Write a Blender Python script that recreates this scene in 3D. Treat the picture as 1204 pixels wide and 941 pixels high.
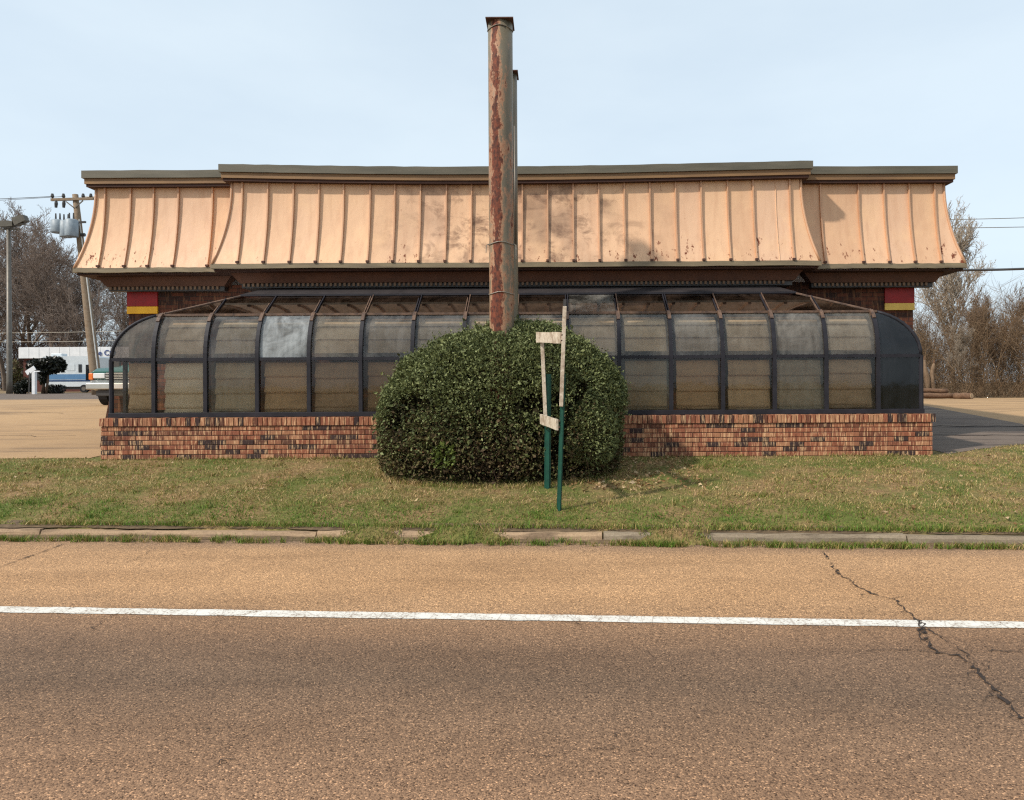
import bpy, math, random
import numpy as np
from mathutils import Vector, Matrix

for o in list(bpy.data.objects):
    bpy.data.objects.remove(o)
scene = bpy.context.scene
C = scene.collection
R = math.radians
rng = random.Random(7)
nrng = np.random.default_rng(7)

# ---------------------------------------------------------------- camera
E = 1.6                                   # eye height above the road
F, CX, CY, ROLL = 870.0, 650.0, 453.0, 0.0055   # photograph 1204 x 941
cam = bpy.data.cameras.new('camera')
cam.sensor_width = 36.0
cam.sensor_fit = 'HORIZONTAL'
cam.lens = F / 1204 * 36.0
cam.shift_x = -(CX - 602.0) / 1204
cam.shift_y = (CY - 470.5) / 1204
cam.clip_start = 0.05
cam.clip_end = 6000
cam_o = bpy.data.objects.new('camera', cam)
C.objects.link(cam_o)
cam_o.matrix_world = Matrix.Translation((0, 0, E)) @ Matrix.Rotation(R(90), 4, 'X') @ Matrix.Rotation(-ROLL, 4, 'Z')
scene.camera = cam_o

# ---------------------------------------------------------------- sky, sun, exposure
SUN_EL, SUN_AZ = R(42), R(237)            # azimuth clockwise from +Y: sun behind the left shoulder
w = bpy.data.worlds.new('World')
scene.world = w
w.use_nodes = True
nt = w.node_tree
nt.nodes.clear()
sky = nt.nodes.new('ShaderNodeTexSky')
sky.sky_type = 'NISHITA'
sky.sun_disc = False
sky.sun_elevation = SUN_EL
sky.sun_rotation = SUN_AZ
sky.air_density = 1.0
sky.dust_density = 2.2
sky.ozone_density = 1.6
bg = nt.nodes.new('ShaderNodeBackground')
bg.inputs['Strength'].default_value = 0.13
out = nt.nodes.new('ShaderNodeOutputWorld')
hz = nt.nodes.new('ShaderNodeMix')        # thin high haze over the blue: pale all round, bluer overhead
hz.data_type = 'RGBA'
hz.inputs[0].default_value = 0.80
tcw = nt.nodes.new('ShaderNodeTexCoord')
mpw = nt.nodes.new('ShaderNodeMapping'); mpw.inputs['Scale'].default_value = (1, 1, 3.0)
nzw = nt.nodes.new('ShaderNodeTexNoise'); nzw.inputs['Scale'].default_value = 1.6; nzw.inputs['Detail'].default_value = 5; nzw.inputs['Roughness'].default_value = 0.55
rpw = nt.nodes.new('ShaderNodeValToRGB')
rpw.color_ramp.elements[0].position = 0.32; rpw.color_ramp.elements[0].color = (4.6 / 8, 5.45 / 8, 6.15 / 8, 1)
rpw.color_ramp.elements[1].position = 0.66; rpw.color_ramp.elements[1].color = (5.45 / 8, 6.25 / 8, 6.75 / 8, 1)
mlw = nt.nodes.new('ShaderNodeMix'); mlw.data_type = 'RGBA'; mlw.blend_type = 'MULTIPLY'; mlw.inputs[0].default_value = 1.0
mlw.inputs[7].default_value = (8, 8, 8, 1)
nt.links.new(tcw.outputs['Generated'], mpw.inputs[0]); nt.links.new(mpw.outputs[0], nzw.inputs['Vector'])
nt.links.new(nzw.outputs['Fac'], rpw.inputs[0]); nt.links.new(rpw.outputs[0], mlw.inputs[6]); nt.links.new(mlw.outputs[2], hz.inputs[7])
nt.links.new(sky.outputs[0], hz.inputs[6])
nt.links.new(hz.outputs[2], bg.inputs['Color'])
nt.links.new(bg.outputs[0], out.inputs['Surface'])

sd = bpy.data.lights.new('sun', 'SUN')
sd.energy = 3.4
sd.angle = R(2.2)
sd.color = (1.0, 0.93, 0.83)
so = bpy.data.objects.new('sun', sd)
C.objects.link(so)
sdir = Vector((math.sin(SUN_AZ) * math.cos(SUN_EL), math.cos(SUN_AZ) * math.cos(SUN_EL), math.sin(SUN_EL)))
so.rotation_euler = (-sdir).to_track_quat('-Z', 'Y').to_euler()
so.location = (-20, -10, 30)

scene.view_settings.view_transform = 'Standard'
scene.view_settings.look = 'None'
scene.view_settings.gamma = 1
scene.view_settings.use_curve_mapping = False
scene.view_settings.exposure = 0.3
scene.render.engine = 'CYCLES'
scene.cycles.use_denoising = False
scene.cycles.filter_width = 1.25
scene.cycles.sample_clamp_indirect = 4.0
scene.cycles.transparent_max_bounces = 16
scene.cycles.max_bounces = 8

# ---------------------------------------------------------------- pixel helpers
def ray(px, py):
    u = (px - CX) / F
    v = (CY - py) / F
    return u + ROLL * v, v - ROLL * u
def P(px, py, D):
    u, v = ray(px, py)
    return Vector((u * D, D, E + v * D))
def G(px, py, z=0.0):
    u, v = ray(px, py)
    D = (z - E) / v
    return Vector((u * D, D, z))

# ---------------------------------------------------------------- mesh helpers
def place(o, parent):
    if parent is not None:
        o.parent = parent
        if parent.type == 'EMPTY':
            o.location = -Vector(parent.location)
def link_mesh(name, me, m, parent=None):
    o = bpy.data.objects.new(name, me)
    C.objects.link(o)
    if m is not None and len(me.materials) == 0:
        me.materials.append(m)
    place(o, parent)
    return o
def fast_mesh(name, v, f, smooth=False):
    v = np.asarray(v, dtype=np.float32)
    f = np.asarray(f, dtype=np.int32)
    me = bpy.data.meshes.new(name)
    me.vertices.add(len(v))
    me.vertices.foreach_set('co', v.ravel())
    k = f.shape[1]
    me.loops.add(f.size)
    me.loops.foreach_set('vertex_index', f.ravel())
    me.polygons.add(len(f))
    me.polygons.foreach_set('loop_start', np.arange(0, f.size, k, dtype=np.int32))
    me.polygons.foreach_set('loop_total', np.full(len(f), k, dtype=np.int32))
    if smooth:
        me.polygons.foreach_set('use_smooth', np.ones(len(f), dtype=bool))
    me.update(calc_edges=True)
    return me
class MB:
    def __init__(s):
        s.v, s.f = [], []
    def add(s, vs, fs):
        n = len(s.v)
        s.v += [tuple(p) for p in vs]
        s.f += [tuple(i + n for i in q) for q in fs]
        return s
    def box(s, x0, x1, y0, y1, z0, z1):
        return s.add([(x0,y0,z0),(x1,y0,z0),(x1,y1,z0),(x0,y1,z0),(x0,y0,z1),(x1,y0,z1),(x1,y1,z1),(x0,y1,z1)],
                     [(0,3,2,1),(4,5,6,7),(0,1,5,4),(1,2,6,5),(2,3,7,6),(3,0,4,7)])
    def hexa(s, p):                      # 8 points like box
        return s.add(p, [(0,3,2,1),(4,5,6,7),(0,1,5,4),(1,2,6,5),(2,3,7,6),(3,0,4,7)])
    def bar(s, a, b, wx, wz, up=(0, 0, 1)):
        a, b = Vector(a), Vector(b)
        d = (b - a).normalized()
        sx = d.cross(Vector(up))
        if sx.length < 1e-4:
            sx = d.cross(Vector((1, 0, 0)))
        sx.normalize()
        uz = sx.cross(d)
        sx *= wx / 2; uz *= wz / 2
        return s.hexa([a-sx-uz, a+sx-uz, b+sx-uz, b-sx-uz, a-sx+uz, a+sx+uz, b+sx+uz, b-sx+uz])
    def tube(s, pts, rad, n=10, cap=True):
        pts = [Vector(p) for p in pts]
        if not isinstance(rad, (list, tuple)):
            rad = [rad] * len(pts)
        base = len(s.v)
        ref = None
        for i, p in enumerate(pts):
            d = (pts[min(i+1, len(pts)-1)] - pts[max(i-1, 0)]).normalized()
            if ref is None:
                ref = d.orthogonal().normalized()
            a = (ref - d * ref.dot(d)).normalized()
            ref = a
            b = d.cross(a)
            for k in range(n):
                t = 2 * math.pi * k / n
                s.v.append(tuple(p + (a * math.cos(t) + b * math.sin(t)) * rad[i]))
        for i in range(len(pts) - 1):
            for k in range(n):
                k2 = (k + 1) % n
                s.f.append((base+i*n+k, base+i*n+k2, base+(i+1)*n+k2, base+(i+1)*n+k))
        if cap:
            s.f.append(tuple(base + k for k in range(n))[::-1])
            s.f.append(tuple(base + (len(pts)-1)*n + k for k in range(n)))
        return s
    def sweep(s, path, prof):            # prof(i) -> list of points for ring i
        base = len(s.v)
        rings = [prof(i) for i in range(len(path))]
        n = len(rings[0])
        for r_ in rings:
            s.v += [tuple(p) for p in r_]
        for i in range(len(rings) - 1):
            for k in range(n):
                k2 = (k + 1) % n
                s.f.append((base+i*n+k, base+i*n+k2, base+(i+1)*n+k2, base+(i+1)*n+k))
        s.f.append(tuple(base + k for k in range(n))[::-1])
        s.f.append(tuple(base + (len(rings)-1)*n + k for k in range(n)))
        return s
    def grid(s, rows):                   # rows of points -> quads
        base = len(s.v)
        n = len(rows[0])
        for r_ in rows:
            s.v += [tuple(p) for p in r_]
        for i in range(len(rows) - 1):
            for k in range(n - 1):
                s.f.append((base+i*n+k, base+i*n+k+1, base+(i+1)*n+k+1, base+(i+1)*n+k))
        return s
    def mesh(s, name, smooth=False):
        me = bpy.data.meshes.new(name)
        me.from_pydata(s.v, [], s.f)
        if smooth:
            me.polygons.foreach_set('use_smooth', [True] * len(me.polygons))
            me.update()
        return me
    def build(s, name, m, parent=None, smooth=False, bevel=0.0):
        o = link_mesh(name, s.mesh(name, smooth), m, parent)
        if bevel:
            bm = o.modifiers.new('bevel', 'BEVEL')
            bm.width = bevel; bm.segments = 2; bm.limit_method = 'ANGLE'
        return o
def tag(o, label, cat, group=None):
    o['label'] = label; o['category'] = cat
    if group: o['group'] = group
    return o
def thing(name, loc, label, cat, group=None):
    o = bpy.data.objects.new(name, None)
    o.empty_display_size = 0.2
    C.objects.link(o)
    o.location = loc
    return tag(o, label, cat, group)
def structure(o):
    o['kind'] = 'structure'
    return o
def stuff(o):
    o['kind'] = 'stuff'
    return o

# ---------------------------------------------------------------- material helpers
def lin(r, g, b):
    f = lambda c: (c/255/12.92) if c/255 <= 0.04045 else ((c/255+0.055)/1.055)**2.4
    return (f(r), f(g), f(b), 1)
class M:
    def __init__(s, name):
        s.m = bpy.data.materials.new(name)
        s.m.use_nodes = True
        s.t = s.m.node_tree
        s.t.nodes.clear()
        s.out = s.n('ShaderNodeOutputMaterial')
    def n(s, typ, **kw):
        nd = s.t.nodes.new(typ)
        for k, v in kw.items():
            setattr(nd, k, v)
        return nd
    def l(s, a, b):
        s.t.links.new(a, b)
    def val(s, sock, v):
        if isinstance(v, bpy.types.NodeSocket): s.l(v, sock)
        else: sock.default_value = v
    def coord(s, kind='Object', scale=(1, 1, 1), loc=(0, 0, 0), rot=(0, 0, 0)):
        tc = s.n('ShaderNodeTexCoord')
        mp = s.n('ShaderNodeMapping')
        mp.inputs['Scale'].default_value = scale
        mp.inputs['Location'].default_value = loc
        mp.inputs['Rotation'].default_value = rot
        s.l(tc.outputs[kind], mp.inputs['Vector'])
        return mp.outputs[0]
    def world(s, scale=(1, 1, 1), loc=(0, 0, 0), rot=(0, 0, 0)):
        g = s.n('ShaderNodeNewGeometry')
        mp = s.n('ShaderNodeMapping')
        mp.inputs['Scale'].default_value = scale
        mp.inputs['Location'].default_value = loc
        mp.inputs['Rotation'].default_value = rot
        s.l(g.outputs['Position'], mp.inputs['Vector'])
        return mp.outputs[0]
    def noise(s, vec, scale=5, detail=4, rough=0.55, dist=0.0):
        nd = s.n('ShaderNodeTexNoise')
        s.l(vec, nd.inputs['Vector'])
        nd.inputs['Scale'].default_value = scale
        nd.inputs['Detail'].default_value = detail
        nd.inputs['Roughness'].default_value = rough
        nd.inputs['Distortion'].default_value = dist
        return nd.outputs['Fac']
    def ramp(s, fac, stops, interp='LINEAR'):
        nd = s.n('ShaderNodeValToRGB')
        cr = nd.color_ramp
        cr.interpolation = interp
        while len(cr.elements) > 1:
            cr.elements.remove(cr.elements[0])
        for i, (p, c) in enumerate(stops):
            e = cr.elements[0] if i == 0 else cr.elements.new(p)
            e.position = p
            e.color = c if len(c) == 4 else (*c, 1)
        s.l(fac, nd.inputs[0])
        return nd.outputs[0]
    def step(s, fac, a, b):              # 0..1 between a and b
        nd = s.n('ShaderNodeMapRange')
        s.l(fac, nd.inputs[0])
        nd.inputs[1].default_value = a
        nd.inputs[2].default_value = b
        return nd.outputs[0]
    def mix(s, fac, a, b, mode='MIX'):
        nd = s.n('ShaderNodeMix', data_type='RGBA', blend_type=mode)
        s.val(nd.inputs[0], fac); s.val(nd.inputs[6], a); s.val(nd.inputs[7], b)
        return nd.outputs[2]
    def math(s, op, a, b=0.0):
        nd = s.n('ShaderNodeMath', operation=op)
        s.val(nd.inputs[0], a); s.val(nd.inputs[1], b)
        return nd.outputs[0]
    def bump(s, h, strength=0.3, dist=0.01):
        nd = s.n('ShaderNodeBump')
        nd.inputs['Strength'].default_value = strength
        nd.inputs['Distance'].default_value = dist
        s.l(h, nd.inputs['Height'])
        return nd.outputs[0]
    def prin(s, col, rough=0.7, metal=0.0, normal=None, spec=0.5):
        b = s.n('ShaderNodeBsdfPrincipled')
        s.val(b.inputs['Base Color'], col)
        s.val(b.inputs['Roughness'], rough)
        s.val(b.inputs['Metallic'], metal)
        b.inputs['Specular IOR Level'].default_value = spec
        if normal is not None:
            s.l(normal, b.inputs['Normal'])
        s.l(b.outputs[0], s.out.inputs['Surface'])
        return b
    def island(s):
        return s.n('ShaderNodeNewGeometry').outputs['Random Per Island']
    def objrand(s):
        return s.n('ShaderNodeObjectInfo').outputs['Random']
def simple(name, c1, c2, scale=6, rough=0.7, metal=0.0, bump=0.15, stretch=(1, 1, 1), spec=0.4):
    m = M(name)
    v = m.world(stretch)
    nz = m.noise(v, scale, 6, 0.6)
    col = m.mix(m.step(nz, 0.3, 0.7), c1, c2)
    m.prin(col, rough, metal, m.bump(nz, bump, 0.01) if bump else None, spec)
    return m.m

# ================================================================= MATERIALS
TH = R(3.8)
def road_mat():
    m = M('road_surface')
    p = m.world(rot=(0, 0, TH))          # y = distance from the road line axis
    sep = m.n('ShaderNodeSeparateXYZ'); m.l(p, sep.inputs[0])
    wob = m.noise(m.world((0.35, 1.4, 1)), 1.0, 3)
    d = m.math('ADD', sep.outputs[1], m.math('MULTIPLY', m.math('SUBTRACT', wob, 0.5), 0.5))
    band = m.ramp(m.math('DIVIDE', d, 8.0), [
        (0.0, lin(144, 115, 91)), (0.36, lin(150, 120, 95)), (0.43, lin(136, 110, 88)), (0.49, lin(119, 98, 80)), (0.56, lin(127, 103, 83)),
        (0.605, lin(146, 117, 92)), (0.632, lin(150, 121, 95)), (0.65, lin(176, 142, 108)),
        (0.72, lin(188, 151, 113)), (0.87, lin(184, 149, 113)), (0.915, lin(158, 130, 104)), (0.945, lin(128, 110, 92)), (1.0, lin(128, 108, 90))])
    big = m.noise(m.world((0.5, 1.1, 1)), 1.2, 5, 0.6)
    band = m.mix(1.0, band, (0.92, 0.905, 0.90, 1), 'MULTIPLY')
    col = m.mix(m.step(big, 0.25, 0.75), m.mix(1.0, band, lin(222, 219, 216), 'MULTIPLY'), band)
    vo = m.n('ShaderNodeTexVoronoi'); m.l(m.world(), vo.inputs['Vector']); vo.inputs['Scale'].default_value = 150
    sepc = m.n('ShaderNodeSeparateColor'); m.l(vo.outputs['Color'], sepc.inputs[0])
    rnd = sepc.outputs[0]
    tint = m.ramp(rnd, [(0.0, (0.22, 0.20, 0.18)), (0.12, (0.55, 0.52, 0.50)), (0.4, (0.90, 0.88, 0.87)), (0.72, (1.12, 1.10, 1.06)), (0.90, (1.35, 1.30, 1.22)), (0.96, (2.0, 1.9, 1.75)), (1.0, (2.7, 2.6, 2.4))])
    col2 = m.mix(1.0, col, tint, 'MULTIPLY')
    fine = m.noise(m.world(), 260, 3, 0.7)
    col3 = m.mix(m.step(fine, 0.55, 0.75), col2, m.mix(1.0, col2, (0.45, 0.43, 0.42, 1), 'MULTIPLY'))
    # grime spots
    sp = m.noise(m.world((1, 2, 1)), 9, 3, 0.5)
    col4 = m.mix(m.math('MULTIPLY', m.step(sp, 0.70, 0.78), 0.45), col3, lin(70, 58, 52))
    st_ = m.noise(m.world((0.12, 2.2, 1), rot=(0, 0, TH)), 1.4, 5, 0.62)
    col4 = m.mix(m.math('MULTIPLY', m.step(st_, 0.54, 0.72), 0.32), col4, m.mix(1.0, col4, (0.55, 0.54, 0.54, 1), 'MULTIPLY'))
    h = m.math('SUBTRACT', rnd, m.math('MULTIPLY', vo.outputs['Distance'], 60))
    m.prin(col4, 0.86, 0, m.bump(h, 0.22, 0.004), 0.25)
    return m.m
def line_mat():
    m = M('road_paint')
    nz = m.noise(m.world(), 55, 5, 0.7)
    big = m.noise(m.world((3, 3, 3)), 2.5, 4, 0.6)
    wv = m.n('ShaderNodeTexVoronoi', feature='DISTANCE_TO_EDGE'); m.l(m.world((3.2, 1.2, 1), rot=(0, 0, -0.5)), wv.inputs['Vector']); wv.inputs['Scale'].default_value = 3.0
    mask = m.math('MAXIMUM', m.step(m.math('ADD', nz, m.math('MULTIPLY', big, 0.35)), 0.72, 0.80), m.math('MULTIPLY', m.step(wv.outputs['Distance'], 0.035, 0.0), 0.55))
    col = m.mix(mask, m.mix(m.step(big, 0.3, 0.7), lin(218, 214, 206), lin(200, 195, 184)), lin(128, 108, 92))
    m.prin(col, 0.7, 0, m.bump(nz, 0.2, 0.004), 0.3)
    return m.m
def concrete_mat(name, a, b, c, scale=0.5):
    m = M(name)
    n1 = m.noise(m.world((0.5, 1.0, 1)), scale, 6, 0.65)
    n2 = m.noise(m.world((0.25, 1.6, 1)), scale * 2.3, 5, 0.6)
    n3 = m.noise(m.world(), 60, 4, 0.7)
    col = m.mix(m.step(n1, 0.35, 0.65), a, b)
    col = m.mix(m.step(n2, 0.52, 0.66), col, c)
    n4 = m.noise(m.world((0.6, 2.5, 1)), scale * 9, 5, 0.7)
    col = m.mix(m.math('MULTIPLY', m.step(n4, 0.5, 0.75), 0.45), col, c)
    col = m.mix(1.0, col, m.ramp(n3, [(0.3, (0.75, 0.74, 0.73)), (0.7, (1.15, 1.15, 1.15))]), 'MULTIPLY')
    m.prin(col, 0.9, 0, m.bump(n3, 0.2, 0.01), 0.25)
    return m.m
def soil_mat():
    m = M('lawn_soil')
    p = m.world(rot=(0, 0, TH))
    sep = m.n('ShaderNodeSeparateXYZ'); m.l(p, sep.inputs[0])
    n1 = m.noise(m.world(), 1.3, 5, 0.65)
    n2 = m.noise(m.world(), 24, 5, 0.7)
    col = m.ramp(n2, [(0.25, lin(78, 60, 42)), (0.5, lin(126, 102, 70)), (0.75, lin(170, 142, 100))])
    grn = m.ramp(n2, [(0.25, lin(58, 66, 30)), (0.75, lin(112, 116, 58))])
    col = m.mix(m.step(n1, 0.4, 0.6), col, grn)
    far = m.ramp(m.noise(m.world(), 3, 5, 0.7), [(0.3, lin(92, 78, 58)), (0.7, lin(150, 128, 98))])
    col = m.mix(m.step(sep.outputs[1], 14, 18), col, far)
    m.prin(col, 0.95, 0, m.bump(n2, 0.5, 0.03), 0.2)
    return m.m
def blade_mat():
    m = M('grass_blade')
    p = m.world(rot=(0, 0, TH))
    sep = m.n('ShaderNodeSeparateXYZ'); m.l(p, sep.inputs[0])
    n1 = m.noise(m.world((1, 1.3, 0)), 1.1, 5, 0.65)
    isl = m.island()
    # greener next to the kerb, straw further up
    near = m.ramp(m.math('DIVIDE', sep.outputs[1], 12.0), [(0.60, (0.55,)*3), (0.645, (0.62,)*3), (0.66, (0.85,)*3), (0.685, (0.70,)*3), (0.715, (0.16,)*3), (0.80, (0.24,)*3), (0.91, (0.22,)*3)])
    n5 = m.noise(m.world((1, 1.5, 0)), 6.0, 4, 0.7)
    a = m.math('ADD', m.math('ADD', m.math('MULTIPLY', m.math('SUBTRACT', n1, 0.5), 1.7), m.math('MULTIPLY', m.math('SUBTRACT', n5, 0.5), 1.5)), near)
    t = m.math('ADD', m.math('MULTIPLY', a, 0.75), m.math('MULTIPLY', m.math('SUBTRACT', isl, 0.35), 0.75))
    col = m.ramp(t, [(0.0, lin(216, 186, 138)), (0.12, lin(196, 168, 116)), (0.28, lin(170, 148, 94)), (0.44, lin(138, 138, 70)), (0.62, lin(112, 132, 54)), (1.0, lin(100, 138, 50))])
    wn = m.n('ShaderNodeTexWhiteNoise', noise_dimensions='1D'); m.l(isl, wn.inputs['W'])
    clump = m.noise(m.world((1, 1.6, 0)), 13, 3, 0.6)
    br = m.math('ADD', m.math('MULTIPLY', wn.outputs['Value'], 0.85), m.math('MULTIPLY', m.math('SUBTRACT', clump, 0.5), 1.6))
    col = m.mix(1.0, col, m.ramp(br, [(0.0, (0.38, 0.36, 0.34)), (0.45, (0.85, 0.85, 0.85)), (0.9, (1.25, 1.25, 1.25))]), 'MULTIPLY')
    b = m.prin(col, 0.6, 0, None, 0.25)
    tr = m.n('ShaderNodeBsdfTranslucent'); m.l(col, tr.inputs[0])
    mx = m.n('ShaderNodeMixShader'); mx.inputs[0].default_value = 0.3
    m.l(b.outputs[0], mx.inputs[1]); m.l(tr.outputs[0], mx.inputs[2]); m.l(mx.outputs[0], m.out.inputs['Surface'])
    return m.m
def leaf_mat(name, stops, trans=0.2, rough=0.42, spec=0.5):
    m = M(name)
    isl = m.island()
    n1 = m.noise(m.world(), 2.2, 4, 0.6)
    t = m.math('ADD', m.math('MULTIPLY', isl, 0.75), m.math('MULTIPLY', m.math('SUBTRACT', n1, 0.4), 0.7))
    col = m.ramp(t, stops)
    b = m.prin(col, rough, 0, None, spec)
    tr = m.n('ShaderNodeBsdfTranslucent'); m.l(col, tr.inputs[0])
    mx = m.n('ShaderNodeMixShader'); mx.inputs[0].default_value = trans
    m.l(b.outputs[0], mx.inputs[1]); m.l(tr.outputs[0], mx.inputs[2]); m.l(mx.outputs[0], m.out.inputs['Surface'])
    return m.m
def brick_mat(name, per_object):
    m = M(name)
    rnd = m.objrand() if per_object else m.island()
    base = m.ramp(rnd, [(0.0, lin(54, 43, 43)), (0.17, lin(62, 48, 46)), (0.21, lin(100, 64, 50)), (0.34, lin(136, 82, 60)), (0.5, lin(150, 92, 68)),
                        (0.66, lin(158, 104, 76)), (0.80, lin(170, 124, 92)), (0.92, lin(146, 88, 66)), (1.0, lin(116, 72, 56))])
    v = m.world((46, 46, 5))
    n1 = m.noise(v, 1.0, 4, 0.65)
    col = m.mix(m.step(n1, 0.52, 0.64), base, m.mix(0.7, base, lin(226, 184, 140)))
    col = m.mix(m.step(n1, 0.48, 0.32), col, m.mix(0.5, base, lin(72, 42, 36)))
    n2 = m.noise(m.world(), 90, 4, 0.7)
    big = m.noise(m.world(), 1.5, 4, 0.6)
    col = m.mix(m.math('MULTIPLY', m.step(big, 0.5, 0.75), 0.3), col, lin(70, 52, 46))
    m.prin(col, 0.85, 0, m.bump(m.math('ADD', n1, m.math('MULTIPLY', n2, 0.5)), 0.5, 0.006), 0.25)
    return m.m
def wall_brick_mat():
    m = M('dark_wall_brick')
    tc = m.world()
    sep = m.n('ShaderNodeSeparateXYZ'); m.l(tc, sep.inputs[0])
    cmb = m.n('ShaderNodeCombineXYZ')
    m.l(m.math('ADD', sep.outputs[0], sep.outputs[1]), cmb.inputs[0]); m.l(sep.outputs[2], cmb.inputs[1])
    bt = m.n('ShaderNodeTexBrick')
    m.l(cmb.outputs[0], bt.inputs['Vector'])
    bt.inputs['Scale'].default_value = 1.0
    bt.inputs['Brick Width'].default_value = 0.205
    bt.inputs['Row Height'].default_value = 0.07
    bt.inputs['Mortar Size'].default_value = 0.006
    bt.inputs['Color1'].default_value = lin(96, 56, 42)
    bt.inputs['Color2'].default_value = lin(52, 36, 32)
    bt.inputs['Mortar'].default_value = lin(52, 44, 40)
    nz = m.noise(m.world((30, 30, 5)), 1, 4)
    col = m.mix(m.step(nz, 0.5, 0.7), bt.outputs[0], lin(112, 78, 56))
    m.prin(col, 0.9, 0, m.bump(bt.outputs['Fac'], 0.6, -0.008), 0.2)
    return m.m
def copper_mat():
    m = M('copper_paint')
    sepw = m.n('ShaderNodeSeparateXYZ'); m.l(m.world(), sepw.inputs[0])
    rnd = m.objrand()
    base = m.ramp(rnd, [(0.0, lin(206, 166, 132)), (0.4, lin(220, 180, 144)), (0.75, lin(210, 172, 142)), (1.0, lin(224, 184, 150))])
    drip = m.noise(m.world((9, 9, 0.5)), 1.0, 5, 0.6)
    base = m.mix(m.math('MULTIPLY', m.step(drip, 0.47, 0.75), 0.5), base, lin(186, 142, 110))
    fade = m.noise(m.world((1.4, 1, 1.4)), 1.2, 4, 0.6)
    base = m.mix(m.math('MULTIPLY', m.step(fade, 0.5, 0.7), 0.35), base, lin(232, 192, 148))
    # weathered, darker patches on the middle panels
    dx = m.math('ABSOLUTE', m.math('ADD', sepw.outputs[0], 0.5))
    zone = m.step(dx, 2.6, 0.6)
    cb = m.n('ShaderNodeCombineXYZ'); m.l(m.math('MULTIPLY', rnd, 23.0), cb.inputs[0]); m.l(m.math('MULTIPLY', rnd, 0.35), cb.inputs[2])
    va = m.n('ShaderNodeVectorMath', operation='ADD'); m.l(m.world((1, 1, 1.3), loc=(3.1, 0, 1.7)), va.inputs[0]); m.l(cb.outputs[0], va.inputs[1])
    blot = m.noise(va.outputs[0], 2.6, 7, 0.68, 0.5)
    lvl = m.noise(m.world((0.5, 1, 5.5)), 1.0, 3, 0.5)
    pm = m.math('MULTIPLY', m.step(m.math('ADD', m.math('MULTIPLY', blot, 0.75), m.math('MULTIPLY', lvl, 0.25)), 0.50, 0.60), zone)
    base = m.mix(m.math('MULTIPLY', pm, 0.9), base, lin(116, 84, 64))
    soft = m.noise(va.outputs[0], 1.3, 3, 0.5)
    base = m.mix(m.math('MULTIPLY', m.math('MULTIPLY', m.step(soft, 0.46, 0.62), zone), 0.62), base, lin(136, 108, 88))
    # rust streaks creeping up from the lip
    low = m.step(sepw.outputs[2], 4.3, 3.6)
    rn = m.noise(m.world((13, 13, 6), loc=(1.3, 0, 0)), 1.0, 6, 0.72)
    gate = m.noise(m.world((0.8, 1, 0.1), loc=(8.3, 0, 0)), 1.0, 2)
    rm = m.step(m.math('ADD', rn, m.math('ADD', m.math('MULTIPLY', low, 0.12), m.math('ADD', m.math('MULTIPLY', m.step(gate, 0.45, 0.65), 0.09), m.math('MULTIPLY', m.step(sepw.outputs[0], 1.5, 5.0), 0.05)))), 0.745, 0.80)
    col = m.mix(rm, base, lin(112, 58, 38))
    nz = m.noise(m.world((2, 2, 1.2)), 1.6, 3, 0.5)
    b = m.prin(col, m.math('ADD', m.math('MULTIPLY', rm, 0.3), 0.55), 0.05, m.bump(nz, 0.35, 0.03), 0.35)
    return m.m
def rust_pole_mat(name='rusty_pole_paint', thr=0.0):
    m = M(name)
    tc = m.coord('Object')
    sep = m.n('ShaderNodeSeparateXYZ'); m.l(tc, sep.inputs[0])
    n1 = m.noise(m.world((7, 7, 1.7)), 1.0, 7, 0.68, 0.3)
    ns = m.noise(m.world((16, 16, 8)), 1.0, 5, 0.7)
    # strip of heavy rust down the weather side, spreading towards the ground
    strip = m.step(m.math('ABSOLUTE', m.math('ADD', sep.outputs[0], 0.05)), 0.105, 0.015)
    hgt = m.step(sep.outputs[2], 6.6, 2.2)
    nf = m.noise(m.world((44, 44, 26)), 1.0, 4, 0.75)
    a = m.math('ADD', m.math('MULTIPLY', n1, 0.60), m.math('ADD', m.math('MULTIPLY', ns, 0.36), m.math('MULTIPLY', nf, 0.16)))
    a = m.math('ADD', a, m.math('ADD', m.math('MULTIPLY', strip, 0.175), m.math('MULTIPLY', hgt, 0.105)))
    mask = m.step(a, 0.70 + thr, 0.745 + thr)
    paint = m.mix(m.step(m.noise(m.world((3, 3, 0.8)), 1.5, 4), 0.35, 0.65), lin(100, 92, 76), lin(122, 112, 92))
    pale = m.mix(m.math('MULTIPLY', m.step(a, 0.62 + thr, 0.70 + thr), 0.8), paint, lin(172, 124, 92))
    rust = m.mix(m.step(m.noise(m.world((24, 24, 14)), 1, 5, 0.75), 0.38, 0.62), lin(54, 28, 22), lin(118, 60, 38))
    col = m.mix(mask, pale, rust)
    m.prin(col, m.math('ADD', m.math('MULTIPLY', mask, 0.3), 0.5), 0.0, m.bump(m.math('ADD', mask, m.math('MULTIPLY', ns, 0.5)), 0.35, 0.006), 0.4)
    return m.m
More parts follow.
